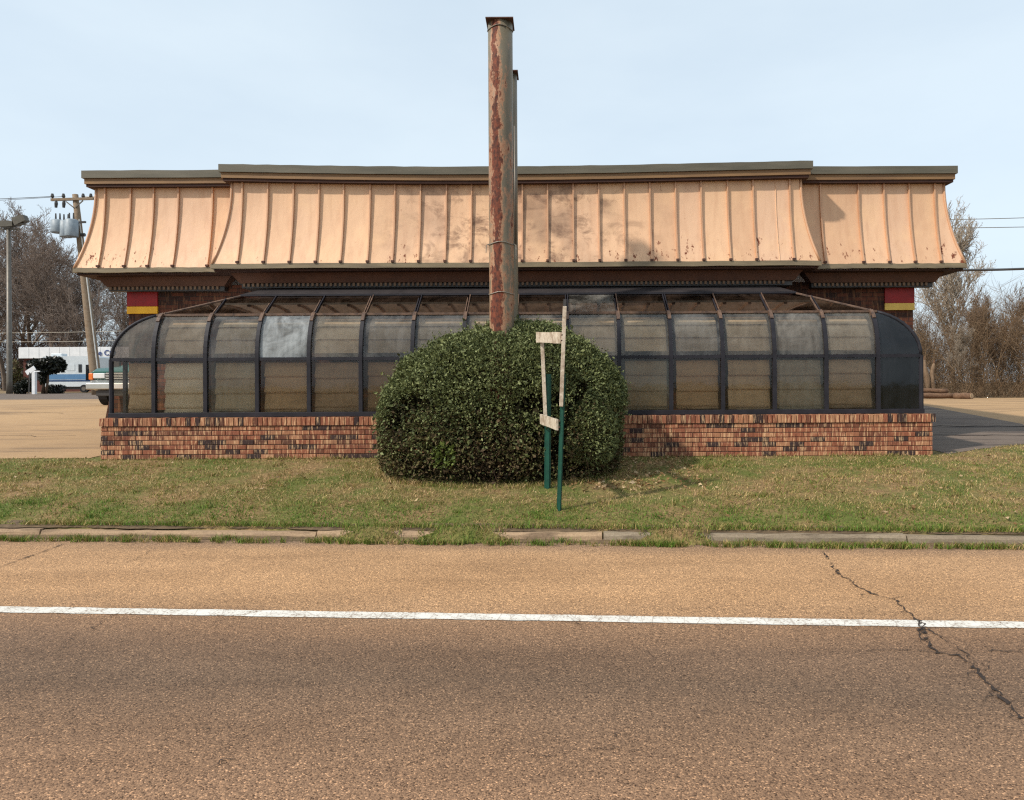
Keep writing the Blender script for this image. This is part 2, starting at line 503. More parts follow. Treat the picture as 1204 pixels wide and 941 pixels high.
def glass_mat(name, tint, dirt_lo, dirt_hi, dcol, seed=0.0, tint_fac=1.0, nscale=2.2, gl_rough=0.04):
    m = M(name)
    tr = m.n('ShaderNodeBsdfTransparent'); tr.inputs[0].default_value = tint
    gl = m.n('ShaderNodeBsdfGlossy'); gl.inputs['Roughness'].default_value = gl_rough
    fr = m.n('ShaderNodeFresnel'); fr.inputs[0].default_value = 1.52
    nz = m.noise(m.world((1, 1, 1), loc=(seed, seed * 2, 0)), nscale, 6, 0.65, 0.8)
    drip = m.noise(m.world((14, 14, 1.2), loc=(seed, 0, 0)), 1.0, 4, 0.6)
    df = m.n('ShaderNodeBsdfDiffuse'); m.val(df.inputs[0], dcol)
    fac = m.math('ADD', m.math('MULTIPLY', m.step(m.math('ADD', m.math('MULTIPLY', nz, 0.75), m.math('MULTIPLY', drip, 0.25)), 0.4, 0.66), dirt_hi - dirt_lo), dirt_lo)
    m1 = m.n('ShaderNodeMixShader'); m.l(fac, m1.inputs[0]); m.l(tr.outputs[0], m1.inputs[1]); m.l(df.outputs[0], m1.inputs[2])
    m2 = m.n('ShaderNodeMixShader'); m.l(fr.outputs[0], m2.inputs[0]); m.l(m1.outputs[0], m2.inputs[1]); m.l(gl.outputs[0], m2.inputs[2])
    bn = m.bump(m.noise(m.world(), 3.0, 2), 0.04, 0.02)
    m.l(bn, gl.inputs['Normal'])
    m.l(m2.outputs[0], m.out.inputs['Surface'])
    return m.m
def wood_mat(name, a, b):
    m = M(name)
    n1 = m.noise(m.world((22, 22, 22)), 1.0, 6, 0.7, 0.5)
    n2 = m.noise(m.world(), 5, 4, 0.6)
    col = m.mix(m.step(n1, 0.35, 0.65), a, b)
    col = m.mix(m.math('MULTIPLY', m.step(n2, 0.5, 0.62), 0.55), col, lin(120, 96, 74))
    n3 = m.noise(m.world(), 38, 5, 0.7)
    col = m.mix(m.math('MULTIPLY', m.step(n3, 0.58, 0.68), 0.7), col, lin(84, 66, 54))
    m.prin(col, 0.85, 0, m.bump(n1, 0.4, 0.006), 0.25)
    return m.m
def bark_mat(name, a, b, scale=6):
    m = M(name)
    n1 = m.noise(m.world((1, 1, 0.3)), scale, 5, 0.7)
    col = m.mix(m.step(n1, 0.3, 0.7), a, b)
    m.prin(col, 0.95, 0, None, 0.1)
    return m.m
def twig_mat(name, a, b):
    m = M(name)
    col = m.mix(m.island(), a, b)
    m.prin(col, 0.95, 0, None, 0.1)
    return m.m

MT = {}
MT['road'] = road_mat()
MT['paint'] = line_mat()
MT['crack'] = simple('crack_dirt', lin(38, 30, 26), lin(58, 46, 38), 30, 0.95, bump=0)
MT['lot'] = concrete_mat('lot_concrete', lin(176, 144, 106), lin(160, 130, 96), lin(128, 104, 80))
MT['asphalt'] = concrete_mat('old_asphalt', lin(118, 104, 92), lin(100, 88, 80), lin(80, 70, 64), 0.8)
MT['soil'] = soil_mat()
MT['blade'] = blade_mat()
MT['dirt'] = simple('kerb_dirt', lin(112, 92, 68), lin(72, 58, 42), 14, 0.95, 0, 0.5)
MT['kerb'] = concrete_mat('kerb_concrete', lin(170, 144, 114), lin(150, 126, 102), lin(112, 94, 76), 2.5)
MT['kerb_grey'] = concrete_mat('kerb_concrete_grey', lin(146, 132, 112), lin(130, 116, 98), lin(98, 86, 72), 2.5)
MT['brick'] = brick_mat('rug_brick', True)
MT['brick_many'] = brick_mat('rug_brick_mass', False)
MT['mortar'] = simple('mortar', lin(120, 96, 80), lin(92, 74, 64), 20, 0.95)
MT['wallbrick'] = wall_brick_mat()
MT['copper'] = copper_mat()
MT['batten'] = simple('batten_paint', lin(202, 158, 122), lin(178, 134, 102), 3, 0.45, 0.1, 0.1, (1, 1, 0.4), 0.5)
MT['cap_top'] = simple('cap_metal_greygreen', lin(84, 80, 68), lin(106, 100, 86), 3, 0.55, 0.1, 0.1, (0.4, 1, 3))
MT['cap_low'] = simple('cap_trim_tan', lin(142, 110, 74), lin(118, 90, 64), 4, 0.6, 0.1, 0.1, (0.4, 1, 3))
MT['lip'] = simple('gutter_lip_metal', lin(138, 124, 98), lin(106, 94, 76), 5, 0.5, 0.1, 0.1, (0.5, 1, 3))
MT['soffit'] = simple('soffit_paint', lin(72, 46, 36), lin(56, 36, 30), 4, 0.8)
MT['board'] = simple('frieze_paint', lin(96, 62, 44), lin(76, 50, 38), 4, 0.8)
MT['dentil'] = simple('dentil_paint', lin(126, 100, 78), lin(104, 82, 64), 9, 0.8)
MT['red'] = simple('red_panel_paint', lin(150, 16, 14), lin(120, 10, 12), 5, 0.5)
MT['yellow'] = simple('yellow_stripe_paint', lin(240, 180, 36), lin(222, 160, 30), 5, 0.5)
MT['yellow_faded'] = simple('faded_stripe_paint', lin(222, 186, 92), lin(202, 162, 78), 5, 0.6)
MT['bronze'] = simple('bronze_frame', lin(30, 29, 34), lin(44, 42, 48), 6, 0.55, 0.0, 0.05, (1, 1, 1), 0.25)
MT['weathered_bar'] = simple('weathered_bar_paint', lin(118, 92, 74), lin(60, 48, 43), 14, 0.6, 0.1, 0.15)
MT['flash'] = simple('flashing_metal', lin(44, 40, 41), lin(60, 55, 55), 4, 0.6, 0.0, 0.1, (1, 1, 1), 0.25)
MT['shade'] = simple('tan_shade', lin(226, 204, 172), lin(208, 186, 154), 3, 0.9, 0, 0.1)
def shade_mat():
    m = M('tan_shade')
    base = m.ramp(m.objrand(), [(0, lin(176, 150, 118)), (0.35, lin(206, 182, 148)), (0.7, lin(222, 200, 166)), (1, lin(192, 172, 146))])
    n1 = m.noise(m.world((1, 1, 4)), 1.4, 5, 0.6)
    n2 = m.noise(m.world((9, 9, .8)), 1.0, 4, 0.6)
    col = m.mix(m.math('MULTIPLY', m.step(n1, .45, .7), .45), base, lin(140, 112, 84))
    col = m.mix(m.math('MULTIPLY', m.step(n2, .5, .75), .35), col, lin(128, 104, 80))
    m.prin(col, .9, 0, m.bump(n1, .2, .02), .2)
    return m.m
MT['shade'] = shade_mat()
MT['shade_lit'] = simple('lit_shade', lin(232, 220, 196), lin(212, 198, 172), 3, 0.9, 0, 0.1)  # light falling on one bay put into a paler cloth colour
MT['unlit_panel'] = simple('unlit_panel', lin(46, 44, 44), lin(58, 56, 54), 3, 0.8, 0, 0.1)  # shade of the unlit end bay put into an even dark colour
MT['glass'] = glass_mat('tinted_glass', (0.96, 0.91, 0.84, 1), 0.02, 0.09, lin(120, 114, 104))
MT['glass_b'] = glass_mat('streaked_glass', (0.84, 0.81, 0.76, 1), 0.04, 0.28, lin(120, 122, 112), 2.3, nscale=1.4)
MT['glass_c'] = glass_mat('smoky_glass', (0.88, 0.81, 0.73, 1), 0.03, 0.14, lin(110, 96, 84), 7.7, nscale=1.8)
MT['glass_up2'] = glass_mat('dusty_curved_glass_grey', (0.78, 0.76, 0.73, 1), 0.05, 0.34, lin(160, 156, 150), 14.0, nscale=1.5)
MT['glass_up'] = glass_mat('dusty_curved_glass', (0.93, 0.90, 0.85, 1), 0.06, 0.24, lin(186, 176, 160), 3.0)
MT['glass_milky'] = glass_mat('delaminated_glass', (0.6, 0.6, 0.6, 1), 0.16, 0.80, lin(176, 180, 180), 5.3, nscale=2.4)
MT['glass_fog'] = glass_mat('fogged_glass', (0.62, 0.59, 0.55, 1), 0.05, 0.42, lin(166, 160, 150), 8.1, nscale=2.0)
MT['glass_roof'] = glass_mat('roof_glass', (0.17, 0.14, 0.135, 1), 0.02, 0.16, lin(120, 96, 80), 6.0, nscale=3)
MT['glass_dark'] = glass_mat('end_glass', (0.34, 0.35, 0.38, 1), 0.02, 0.08, lin(110, 116, 126), 11.0)
MT['pole'] = rust_pole_mat()
MT['pole2'] = rust_pole_mat('weathered_pole_paint', 0.05)
MT['rust'] = simple('dark_rust', lin(66, 48, 44), lin(92, 62, 50), 20, 0.9)
MT['wire'] = simple('wire_metal', lin(120, 116, 108), lin(150, 144, 132), 20, 0.5, 0.5, 0)
MT['conduit'] = simple('pale_conduit', lin(206, 206, 202), lin(186, 184, 178), 8, 0.5, 0, 0.1)
MT['oldwood'] = wood_mat('weathered_white_wood', lin(206, 194, 176), lin(168, 152, 132))
MT['green'] = simple('green_post_paint', lin(24, 84, 66), lin(18, 64, 52), 12, 0.5)
MT['leaf'] = leaf_mat('shrub_leaf', [(0.0, lin(58, 64, 40)), (0.3, lin(92, 99, 60)), (0.6, lin(116, 123, 78)), (0.85, lin(140, 146, 98)), (1.0, lin(168, 170, 128))], 0.15, 0.62, 0.25)
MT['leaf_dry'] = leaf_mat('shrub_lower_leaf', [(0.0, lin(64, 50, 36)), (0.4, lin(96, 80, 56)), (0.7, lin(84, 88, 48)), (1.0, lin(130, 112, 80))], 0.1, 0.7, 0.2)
MT['leaf_hollow_shade'] = leaf_mat('shrub_hollow_shade', [(0.0, lin(38, 34, 24)), (0.6, lin(58, 54, 36)), (1.0, lin(78, 72, 50))], 0.05, 0.8, 0.1)  # inner leaves darkened, shade of the hollows is in the colour
MT['leaf_new'] = leaf_mat('shrub_fresh_leaf', [(0.0, lin(84, 100, 44)), (1.0, lin(122, 132, 70))])
MT['leaf_dark'] = leaf_mat('dark_tree_leaf', [(0.0, lin(16, 18, 12)), (0.6, lin(28, 32, 20)), (1.0, lin(48, 52, 34))])
MT['stem'] = bark_mat('shrub_stem', lin(64, 50, 40), lin(92, 76, 62))
MT['bark_grey'] = bark_mat('grey_bark', lin(88, 76, 68), lin(124, 110, 98), 3)
MT['bark_stump'] = bark_mat('stump_bark', lin(96, 78, 62), lin(138, 116, 94), 9)
MT['twig_grey'] = twig_mat('grey_twig', lin(112, 98, 90), lin(150, 134, 122))
MT['bark_brown'] = bark_mat('brown_bark', lin(76, 62, 52), lin(116, 98, 82), 4)
MT['twig_brown'] = twig_mat('brown_twig', lin(104, 86, 70), lin(150, 126, 104))
MT['twig_pale'] = twig_mat('pale_twig', lin(150, 136, 120), lin(178, 164, 146))
MT['brush'] = twig_mat('brush_twig', lin(70, 56, 44), lin(146, 122, 96))
MT['brush_dark'] = twig_mat('wood_twig', lin(62, 50, 44), lin(104, 86, 76))
MT['polewood'] = wood_mat('utility_pole_wood', lin(150, 132, 110), lin(118, 102, 86))
MT['steel'] = simple('galvanised_steel', lin(112, 106, 98), lin(94, 88, 80), 4, 0.5, 0.4, 0.05)
MT['lamp'] = simple('lamp_housing', lin(70, 66, 58), lin(92, 86, 74), 5, 0.5)
MT['grey_can'] = simple('transformer_grey', lin(150, 160, 166), lin(124, 136, 146), 5, 0.5)
MT['dark_metal'] = simple('dark_metal', lin(52, 50, 50), lin(70, 68, 66), 5, 0.5)
MT['white'] = simple('white_panel', lin(228, 228, 228), lin(208, 210, 212), 2, 0.5, 0, 0.05)
MT['blue_text'] = simple('blue_lettering', lin(40, 70, 130), lin(34, 60, 116), 5, 0.5, bump=0)
MT['store_wall'] = simple('store_brick', lin(96, 54, 44), lin(76, 44, 38), 5, 0.9)
MT['window_dark'] = simple('dark_window_glass', lin(20, 22, 26), lin(30, 32, 36), 3, 0.1, bump=0, spec=0.6)
MT['rv_white'] = simple('camper_shell', lin(206, 212, 214), lin(190, 196, 200), 2, 0.4, 0, 0.05)
MT['rv_blue'] = simple('camper_blue_stripe', lin(92, 132, 168), lin(76, 112, 150), 2, 0.4, 0, 0)
MT['rv_navy'] = simple('camper_navy_stripe', lin(44, 74, 112), lin(36, 60, 96), 2, 0.4, 0, 0)
MT['tyre'] = simple('tyre_rubber', lin(26, 26, 27), lin(36, 35, 35), 20, 0.9, 0, 0.1)
MT['truck_green'] = simple('truck_teal_paint', lin(22, 92, 82), lin(16, 78, 70), 2, 0.25, 0.2, 0, spec=0.6)
MT['truck_silver'] = simple('truck_silver_paint', lin(186, 190, 188), lin(166, 170, 168), 2, 0.3, 0.4, 0)
MT['chrome'] = simple('chrome', lin(206, 204, 198), lin(190, 188, 182), 3, 0.2, 0.85, 0)
MT['headlight'] = simple('headlight_lens', lin(226, 228, 226), lin(206, 208, 208), 4, 0.15, 0, 0)
MT['amber'] = simple('amber_lens', lin(222, 120, 50), lin(200, 100, 40), 4, 0.3, 0, 0)
MT['log'] = wood_mat('log_bark', lin(120, 92, 70), lin(82, 62, 50))
MT['log_end'] = wood_mat('log_cut_end', lin(206, 180, 146), lin(180, 150, 118))
MT['deadleaf'] = leaf_mat('dead_leaf', [(0.0, lin(110, 82, 54)), (0.5, lin(150, 118, 82)), (1.0, lin(206, 184, 150))], 0.1, 0.8, 0.2)

# ================================================================= GROUND
XL, XR = -60.0, 60.0
st, ct = math.sin(TH), math.cos(TH)
def ykerb(x, d):                         # y on the line at distance d from the camera axis, road direction
    x = max(XL, min(XR, x))
    return (d - x * st) / ct
YW = 10.86                               # front of the brick knee wall
def prof(y):
    pts = [(YW, 0.54), (22, 1.04), (65, 1.15), (150, 1.5), (5000, 1.5)]
    if y <= pts[0][0]: return pts[0][1]
    for (a, za), (b, zb) in zip(pts, pts[1:]):
        if y <= b: return za + (zb - za) * (y - a) / (b - a)
    return pts[-1][1]
KB = 7.66
def gz(x, y):
    y0 = ykerb(x, KB)
    if y < y0: return 0.12
    if y < YW and y0 < YW:
        t = (y - y0) / (YW - y0)
        return 0.12 + 0.42 * t + 0.03 * math.sin(math.pi * t)
    return prof(y)
cols = [-3000, -300, -60, -30] + [i * 1.0 for i in range(-14, 15)] + [30, 60, 300, 3000]
rows = []
for k in range(16):
    row = []
    for x in cols:
        xc = max(-14.0, min(14.0, x)) if abs(x) > 14 else x
        ya = ykerb(xc, KB)
        if k == 0: p = (x, -3000, -0.06)
        elif k == 1: p = (x, ykerb(xc, 7.50), -0.06)
        elif k == 2: p = (x, ykerb(xc, 7.53), -0.06)
        elif k == 3: p = (x, ykerb(xc, 7.60), 0.06)
        elif k <= 11:
            t = (k - 4) / 7
            y = ya + (YW - ya) * t
            p = (x, y, 0.12 + 0.42 * t + 0.03 * math.sin(math.pi * t))
        else:
            y = [22, 65, 150, 4500][k - 12]
            p = (x, y, prof(y))
        row.append(p)
    rows.append(row)
structure(MB().grid(rows).build('ground', MT['soil'], smooth=True))

# road sheet, edge line, cracks
def rp(s, d, z):                         # point s along the road, d across
    return (s * ct + d * st, -s * st + d * ct, z)
road = structure(MB().grid([[rp(s, d, 0.0) for s in (-60, -20, -6, 0, 6, 20, 60)] for d in (-14, 0, 5, 7.52)]).build('road', MT['road']))
d0 = 5.08 * ct
mb = MB()
N = 240
ra = [(rp(-14 + 28 * i / N, d0 - 0.070 + rng.uniform(-.006, .006), 0.004)) for i in range(N + 1)]
rb = [(rp(-14 + 28 * i / N, d0 + 0.066 + rng.uniform(-.006, .006), 0.004)) for i in range(N + 1)]
structure(mb.grid([ra, rb]).build('edge_line', MT['paint'], road))
def crack(pts, w0, w1, name='crack', jag=0.02):
    g = [G(*p) for p in pts]
    path = []
    for a, b in zip(g, g[1:]):
        n = max(2, int((b - a).length / 0.028))
        for i in range(n):
            q = a.lerp(b, i / n)
            path.append(q + Vector((rng.uniform(-jag, jag), rng.uniform(-jag, jag), 0)))
    path.append(g[-1])
    L, Rr = [], []
    for i, p in enumerate(path):
        d = (path[min(i+1, len(path)-1)] - path[max(i-1, 0)]).normalized()
        nrm = Vector((-d.y, d.x, 0))
        ww = (w0 + (w1 - w0) * i / len(path)) * rng.choice((.12, .3, .45, .6, .8, 1.1, 1.7)) * (0.3 if i in (0, len(path)-1) else 1)
        L.append(tuple(p + nrm * ww / 2 + Vector((0, 0, 0.007)))); Rr.append(tuple(p - nrm * ww / 2 + Vector((0, 0, 0.007))))
    return MB().grid([Rr, L]).build(name, MT['crack'], road)
crack([(967,649),(984,673),(1001,685),(1021,698),(1052,706),(1067,720),(1079,730),(1089,753),(1102,768),(1127,771),(1147,788),(1167,811),(1197,838),(1215,862)], 0.014, 0.017)
for (pa, pb) in (((984,673),(976,683)),((1021,698),(1010,704)),((1052,706),(1064,702)),((1067,720),(1050,727)),((1089,753),(1076,757)),((1102,768),(1084,766)),((1127,771),(1140,762)),((1147,788),(1166,783)),((1147,788),(1136,798)),((1167,811),(1186,806)),((1167,811),(1158,826)),((1197,838),(1184,846))):
    crack([pa, ((pa[0]+pb[0])/2+rng.uniform(-3,3), (pa[1]+pb[1])/2+rng.uniform(-2,2)), pb], 0.006, 0.002)
crack([(1079,731),(1107,750),(1132,767),(1150,784)], 0.010, 0.008)
crack([(1079,727),(1084,745),(1078,742),(1094,762)], 0.012, 0.008)
crack([(1018,766),(1060,764),(1100,768)], 0.004, 0.006)
crack([(1127,769),(1160,765),(1204,768)], 0.007, 0.004)
crack([(76,640),(40,653),(0,667),(-20,674)], 0.012, 0.012, jag=0.004)
crack([(182,646),(150,662)], 0.005, 0.004)
crack([(139,721),(122,731),(107,741),(114,747)], 0.008, 0.005)
crack([(88,746),(66,768)], 0.006, 0.004)
crack([(240,906),(262,897),(285,892)], 0.007, 0.004)
crack([(560,841),(575,842)], 0.006, 0.004)
crack([(672,727),(682,738),(690,745)], 0.006, 0.003)
crack([(402,741),(412,738)], 0.005, 0.003)
crack([(720,868),(730,862)], 0.006, 0.003)
crack([(620,892),(700,880),(760,884)], 0.003, 0.003)

# kerb: worn concrete kerb in lengths
bed = MB().grid([[rp(s, 7.51, 0.002), rp(s, 7.66, 0.002)] for s in (-60, 60)]).build('kerb', MT['kerb'])
structure(bed)
def kerb_piece(s0, s1, m, top=0.115):
    mb = MB()
    n = 10
    rws = []
    for i in range(n + 1):
        s = s0 + (s1 - s0) * i / n
        j = lambda a=0.006: rng.uniform(-a, a)
        rws.append([rp(s, 7.655, 0.0), rp(s, 7.515 + j(), 0.0), rp(s, 7.525 + j(), top - 0.03 + j()), rp(s, 7.545 + j(), top + j(0.004)), rp(s, 7.655, top + j(0.004))])
    mb.sweep(range(n + 1), lambda i: rws[i])
    return mb.build('kerb_stone', m, bed, smooth=False)
s = -24.0
k = 0
while s < 24:
    L = [3.02, 2.98, 3.0][k % 3]
    kerb_piece(s + 0.008, s + L - 0.008, MT['kerb'] if s < -0.5 else MT['kerb_grey'], 0.088 + rng.uniform(-.012, .012))
    s += L; k += 1

# soil that has crept over the kerb
def spill(px0, px1, h=0.05):
    a, b = G(px0, 640), G(px1, 640)
    mb = MB(); n = 40; rws = []
    for i in range(n + 1):
        t = i / n
        x = a.x + (b.x - a.x) * t
        sh = math.sin(math.pi * t) ** 0.4
        w_ = 0.05 + 0.05 * rng.random()
        pr = []
        for (d, z) in ((7.40 + 0.10 * (1 - sh) + 0.05 * rng.random(), 0.003), (7.47, 0.03 * sh + 0.01 * rng.random()), (7.52, 0.09 * sh + 0.012 * rng.random()), (7.58, 0.128 * sh + 0.012 * rng.random()), (7.68, 0.130), (7.8, 0.10)):
            yy = ykerb(x, d)
            pr.append((x, yy, z))
        rws.append(pr)
    return mb.grid(rws).build('soil_spill', MT['soil'], None, smooth=True)
for a, b in ((392, 470), (488, 596), (752, 838)):
    structure(spill(a, b))

def dirt_strip(name, dlo, dhi, zf, amp, seed):
    g_ = random.Random(seed)
    rws = []
    n_ = 420
    w1, w2 = 0.5, 0.5
    for i in range(n_ + 1):
        s_ = -9 + 18 * i / n_
        w1 = min(1, max(0, w1 + g_.uniform(-.22, .22))); w2 = min(1, max(0, w2 + g_.uniform(-.3, .3)))
        lo, hi = dlo - amp * w1, dhi
        rws.append([rp(s_, lo, zf(0) + .001), rp(s_, lo * .6 + hi * .4, zf(.5) + .012 * w2), rp(s_, hi, zf(1) + .014 * w1)])
    return structure(MB().grid([list(c_) for c_ in zip(*rws)]).build(name, MT['dirt'], None, smooth=True))
dirt_strip('gutter_dirt', 7.50, 7.535, lambda t: .003 + .028 * t, .05, 5)
dirt_strip('soil_edge_shade', 7.635, 7.76, lambda t: .095 + .034 * t, .075, 6)  # soil lip above the kerb, its shadow line put into the dark colour
# parking lot (left and behind), driveway asphalt (right), far street
def sheet(name, rows_, m, dz=0.006):
    return structure(MB().grid([[(x, y, prof(y) + dz) for x in xs] for (y, xs) in rows_]).build(name, m))
sheet('parking_lot', [(11.0, (-60, -20, -8, -6.9)), (22, (-60, -20, -8, -6.9)), (33.5, (-60, -20, -8, -6.9))], MT['lot'])
sheet('street', [(33.5, (-90, -6.9)), (63, (-90, -6.9))], MT['asphalt'])
def zr(y): return prof(y)
dv = [(10.98, 5.85, 5.9), (11.4, 5.85, 6.5), (12.4, 5.85, 8.3), (15.3, 5.85, 9.7), (18, 5.85, 10.0), (20.6, 5.85, 10.3), (22, 5.85, 10.4), (34, 5.85, 11.2)]
sheet('driveway', [(y, tuple(a + (b - a) * t for t in (0, .33, .66, 1))) for y, a, b in dv], MT['asphalt'])
sheet('side_lot', [(12.4, (8.3, 14, 30)), (15.3, (9.7, 16, 40)), (18, (10.0, 16, 40)), (20.6, (10.3, 17, 40)), (22, (10.4, 17, 40)), (26.5, (10.7, 17, 40))], MT['lot'])
# cracks across the lot
def lot_crack(pts, w, name='lot_crack'):
    L, Q = [], []
    for (x, y) in pts:
        L.append((x, y - w / 2 * rng.uniform(.4, 1.3), prof(y) + 0.012)); Q.append((x, y + w / 2 * rng.uniform(.4, 1.3), prof(y) + 0.012))
    structure(MB().grid([L, Q]).build(name, MT['crack']))
for y0, w_ in ((12.15, 0.03), (13.4, 0.05), (14.1, 0.025), (16.4, 0.06), (19.5, 0.05), (25, 0.08)):
    xa_ = rng.uniform(-15, -9)
    lot_crack([(xa_ + i * 0.22, y0 + 0.10 * math.sin(i * 0.5) + rng.uniform(-.06, .06) + i * rng.uniform(-.01, .012)) for i in range(rng.randrange(8, 26))], w_)
lot_crack([(7.0 + i * 0.22, 15.0 + 0.3 * i * 0.1 + rng.uniform(-.1, .1) - i * 0.05) for i in range(18)], 0.10, 'drive_crack')
lot_crack([(6.6 + i * 0.22, 13.4 + rng.uniform(-.07, .07) - i * 0.02) for i in range(14)], 0.05, 'drive_crack')

# ================================================================= RESTAURANT BUILDING
bx0, bx1, by0, by1 = -7.25, 6.17, 12.66, 27.0
bld = thing('restaurant_building', (-0.54, by0, 0.6), 'closed brick restaurant with flared copper coloured mansard roof', 'building')
wall = MB().box(bx0, bx1, by0, by1, 0.3, 3.34).build('wall', MT['wallbrick'], bld)
# corner panels: red with a yellow stripe
for (xa, xb, ym, yb, mm) in ((-7.262, -6.74, 360.5, 369, 'yellow'), (5.675, 6.182, 356.5, 364.8, 'yellow_faded')):
    px_ = 170 if xa < 0 else 1057
    zt, zm, zb = 3.33, P(px_, ym, 12.63).z, P(px_, yb, 12.63).z
    MB().box(xa, xb, 12.625, 12.657, zm, zt).build('red_panel', MT['red'], bld, bevel=0.004)
    MB().box(xa, xb, 12.62, 12.657, zb, zm - 0.002).build('yellow_stripe', MT[mm], bld, bevel=0.004)

FL = 0.23                                # flare of the mansard at its lip
ZL, ZT = 3.57, 4.966
SX0, SX1, SY = -7.88, 6.815, 12.20       # side sections: lip corners
CX0, CX1, CYL = -5.457, 4.298, 11.87     # middle section: lip corners
def sag(x):
    if x < CX0 or x > CX1: return 0.0
    t = (x - CX0) / (CX1 - CX0)
    return -0.068 * math.sin(math.pi * t ** 0.9) ** 1.2
NT = 9
def flare(i):                            # i 0 (top) .. NT (lip)
    t = i / NT
    return FL * t * t, ZT + (ZL - ZT) * t
def panel(xa, xb, ylip, hipL=False, hipR=False, name='roof_panel', zadd=0.0):
    """one standing-seam pan between two battens; hip ends follow the flare"""
    rws = []
    for i in range(NT + 1):
        a, z = flare(i)
        y = ylip + FL - a
        x0 = xa - a if hipL else xa
        x1 = xb + a if hipR else xb
        row = []
        for k in range(4):
            x = x0 + (x1 - x0) * k / 3
            zz = z + sag(x) * (1 - i / NT)
            dent = 0.006 * math.sin(math.pi * k / 3) * rng.uniform(0.3, 1.0)
            row.append((x, y + dent, zz))
        rws.append(row)
    return MB().grid(rws[::-1]).build(name, MT['copper'], bld, smooth=True)
def batten(x, ylip, w_=0.027, h=0.040):
    pts = []
    for i in range(NT + 1):
        t = i / NT * 0.965
        a = FL * t * t
        z = ZT + (ZL - ZT) * t + sag(x) * (1 - t)
        pts.append((ylip + FL - a, z, -2 * FL * t, ZT - ZL))
    def ring(i):
        y, z, sl, hh = pts[i]
        n = math.hypot(sl, hh)
        ny, nz = -hh / n, -sl / n * -1
        return [(x - w_/2, y + 0.004, z), (x + w_/2, y + 0.004, z), (x + w_/2 * .8, y + ny * h, z + nz * h * .3), (x - w_/2 * .8, y + ny * h, z + nz * h * .3)]
    o = MB().sweep(pts, ring).build('batten', MT['batten'], bld)
    y, z, _, _ = pts[-1]
    MB().box(x - .024, x + .024, y - .046, y - .002, z - .035, z - 0.002).build('batten_end', MT['rust'], o)
    return o
def run(xs, x0, x1, ylip, hl, hr):
    edges = [x0] + xs + [x1]
    for k, (a, b) in enumerate(zip(edges, edges[1:])):
        panel(a, b, ylip, hl and k == 0, hr and k == len(edges) - 2)
    for x in xs:
        batten(x, ylip)
yc, ys = CYL + FL, SY + FL
cr = [(p - CX) / F * yc for p in (287,317,347,377,406,437,466,496,526.5,556,586,615.5,645,675,705,735,765,795,825,856,886,929)]
run(cr, CX0 + FL, CX1 - FL, CYL, True, True)
lr = [(p - CX) / F * ys for p in (126,156,183,212,252)]
run(lr, SX0 + FL, CX0 + FL + 0.02, SY, True, False)
rr = [(p - CX) / F * ys for p in (965,1009.5,1039.5,1069,1099)]
run(rr, CX1 - FL - 0.02, SX1 - FL, SY, False, True)
# seam half way between the last battens of the middle section
sx = (913 - CX) / F * yc
MB().sweep(range(NT + 1), lambda i: [(sx - .006, yc - flare(i)[0] + .004, flare(i)[1] + sag(sx) * (1 - i / NT)), (sx + .006, yc - flare(i)[0] + .004, flare(i)[1] + sag(sx) * (1 - i / NT)), (sx + .004, yc - flare(i)[0] - .008, flare(i)[1] + sag(sx) * (1 - i / NT)), (sx - .004, yc - flare(i)[0] - .008, flare(i)[1] + sag(sx) * (1 - i / NT))]).build('seam', MT['copper'], bld)
# hip rolls on the corners
def hip(x, ylip, sgn):
    pts = []
    for i in range(NT + 1):
        a, z = flare(i)
        pts.append((x + sgn * a, ylip + FL - a - 0.004, z))
    MB().tube(pts, 0.022, 8).build('hip_roll', MT['batten'], bld, smooth=True)
hip(CX0 + FL, CYL, -1); hip(CX1 - FL, CYL, 1); hip(SX0 + FL, SY, -1); hip(SX1 - FL, SY, 1)
# returns of the middle section and the building's own sides
def side_panel(x, sgn, ya, yb, hip_a=True):
    n = max(1, round((yb - ya) / 0.42))
    for k in range(n):
        y0 = ya + (yb - ya) * k / n; y1 = ya + (yb - ya) * (k + 1) / n
        rws = []
        for i in range(NT + 1):
            a, z = flare(i)
            yy = y0 - a if (k == 0 and hip_a) else y0
            rws.append([(x + sgn * a, yy, z), (x + sgn * a, y1, z)])
        if sgn < 0: rws = [r_[::-1] for r_ in rws]
        MB().grid(rws[::-1]).build('roof_panel', MT['copper'], bld, smooth=True)
        if k:
            MB().sweep(range(NT + 1), lambda i: [(x + sgn * flare(i)[0] - sgn * .004, y0 - .02, flare(i)[1]), (x + sgn * flare(i)[0] - sgn * .004, y0 + .02, flare(i)[1]), (x + sgn * (flare(i)[0] + .04), y0 + .018, flare(i)[1]), (x + sgn * (flare(i)[0] + .04), y0 - .018, flare(i)[1])]).build('batten', MT['batten'], bld)
side_panel(CX0 + FL, -1, yc, ys)
side_panel(CX1 - FL, 1, yc, ys)
side_panel(SX0 + FL, -1, ys, 24.0)
side_panel(SX1 - FL, 1, ys, 24.0)
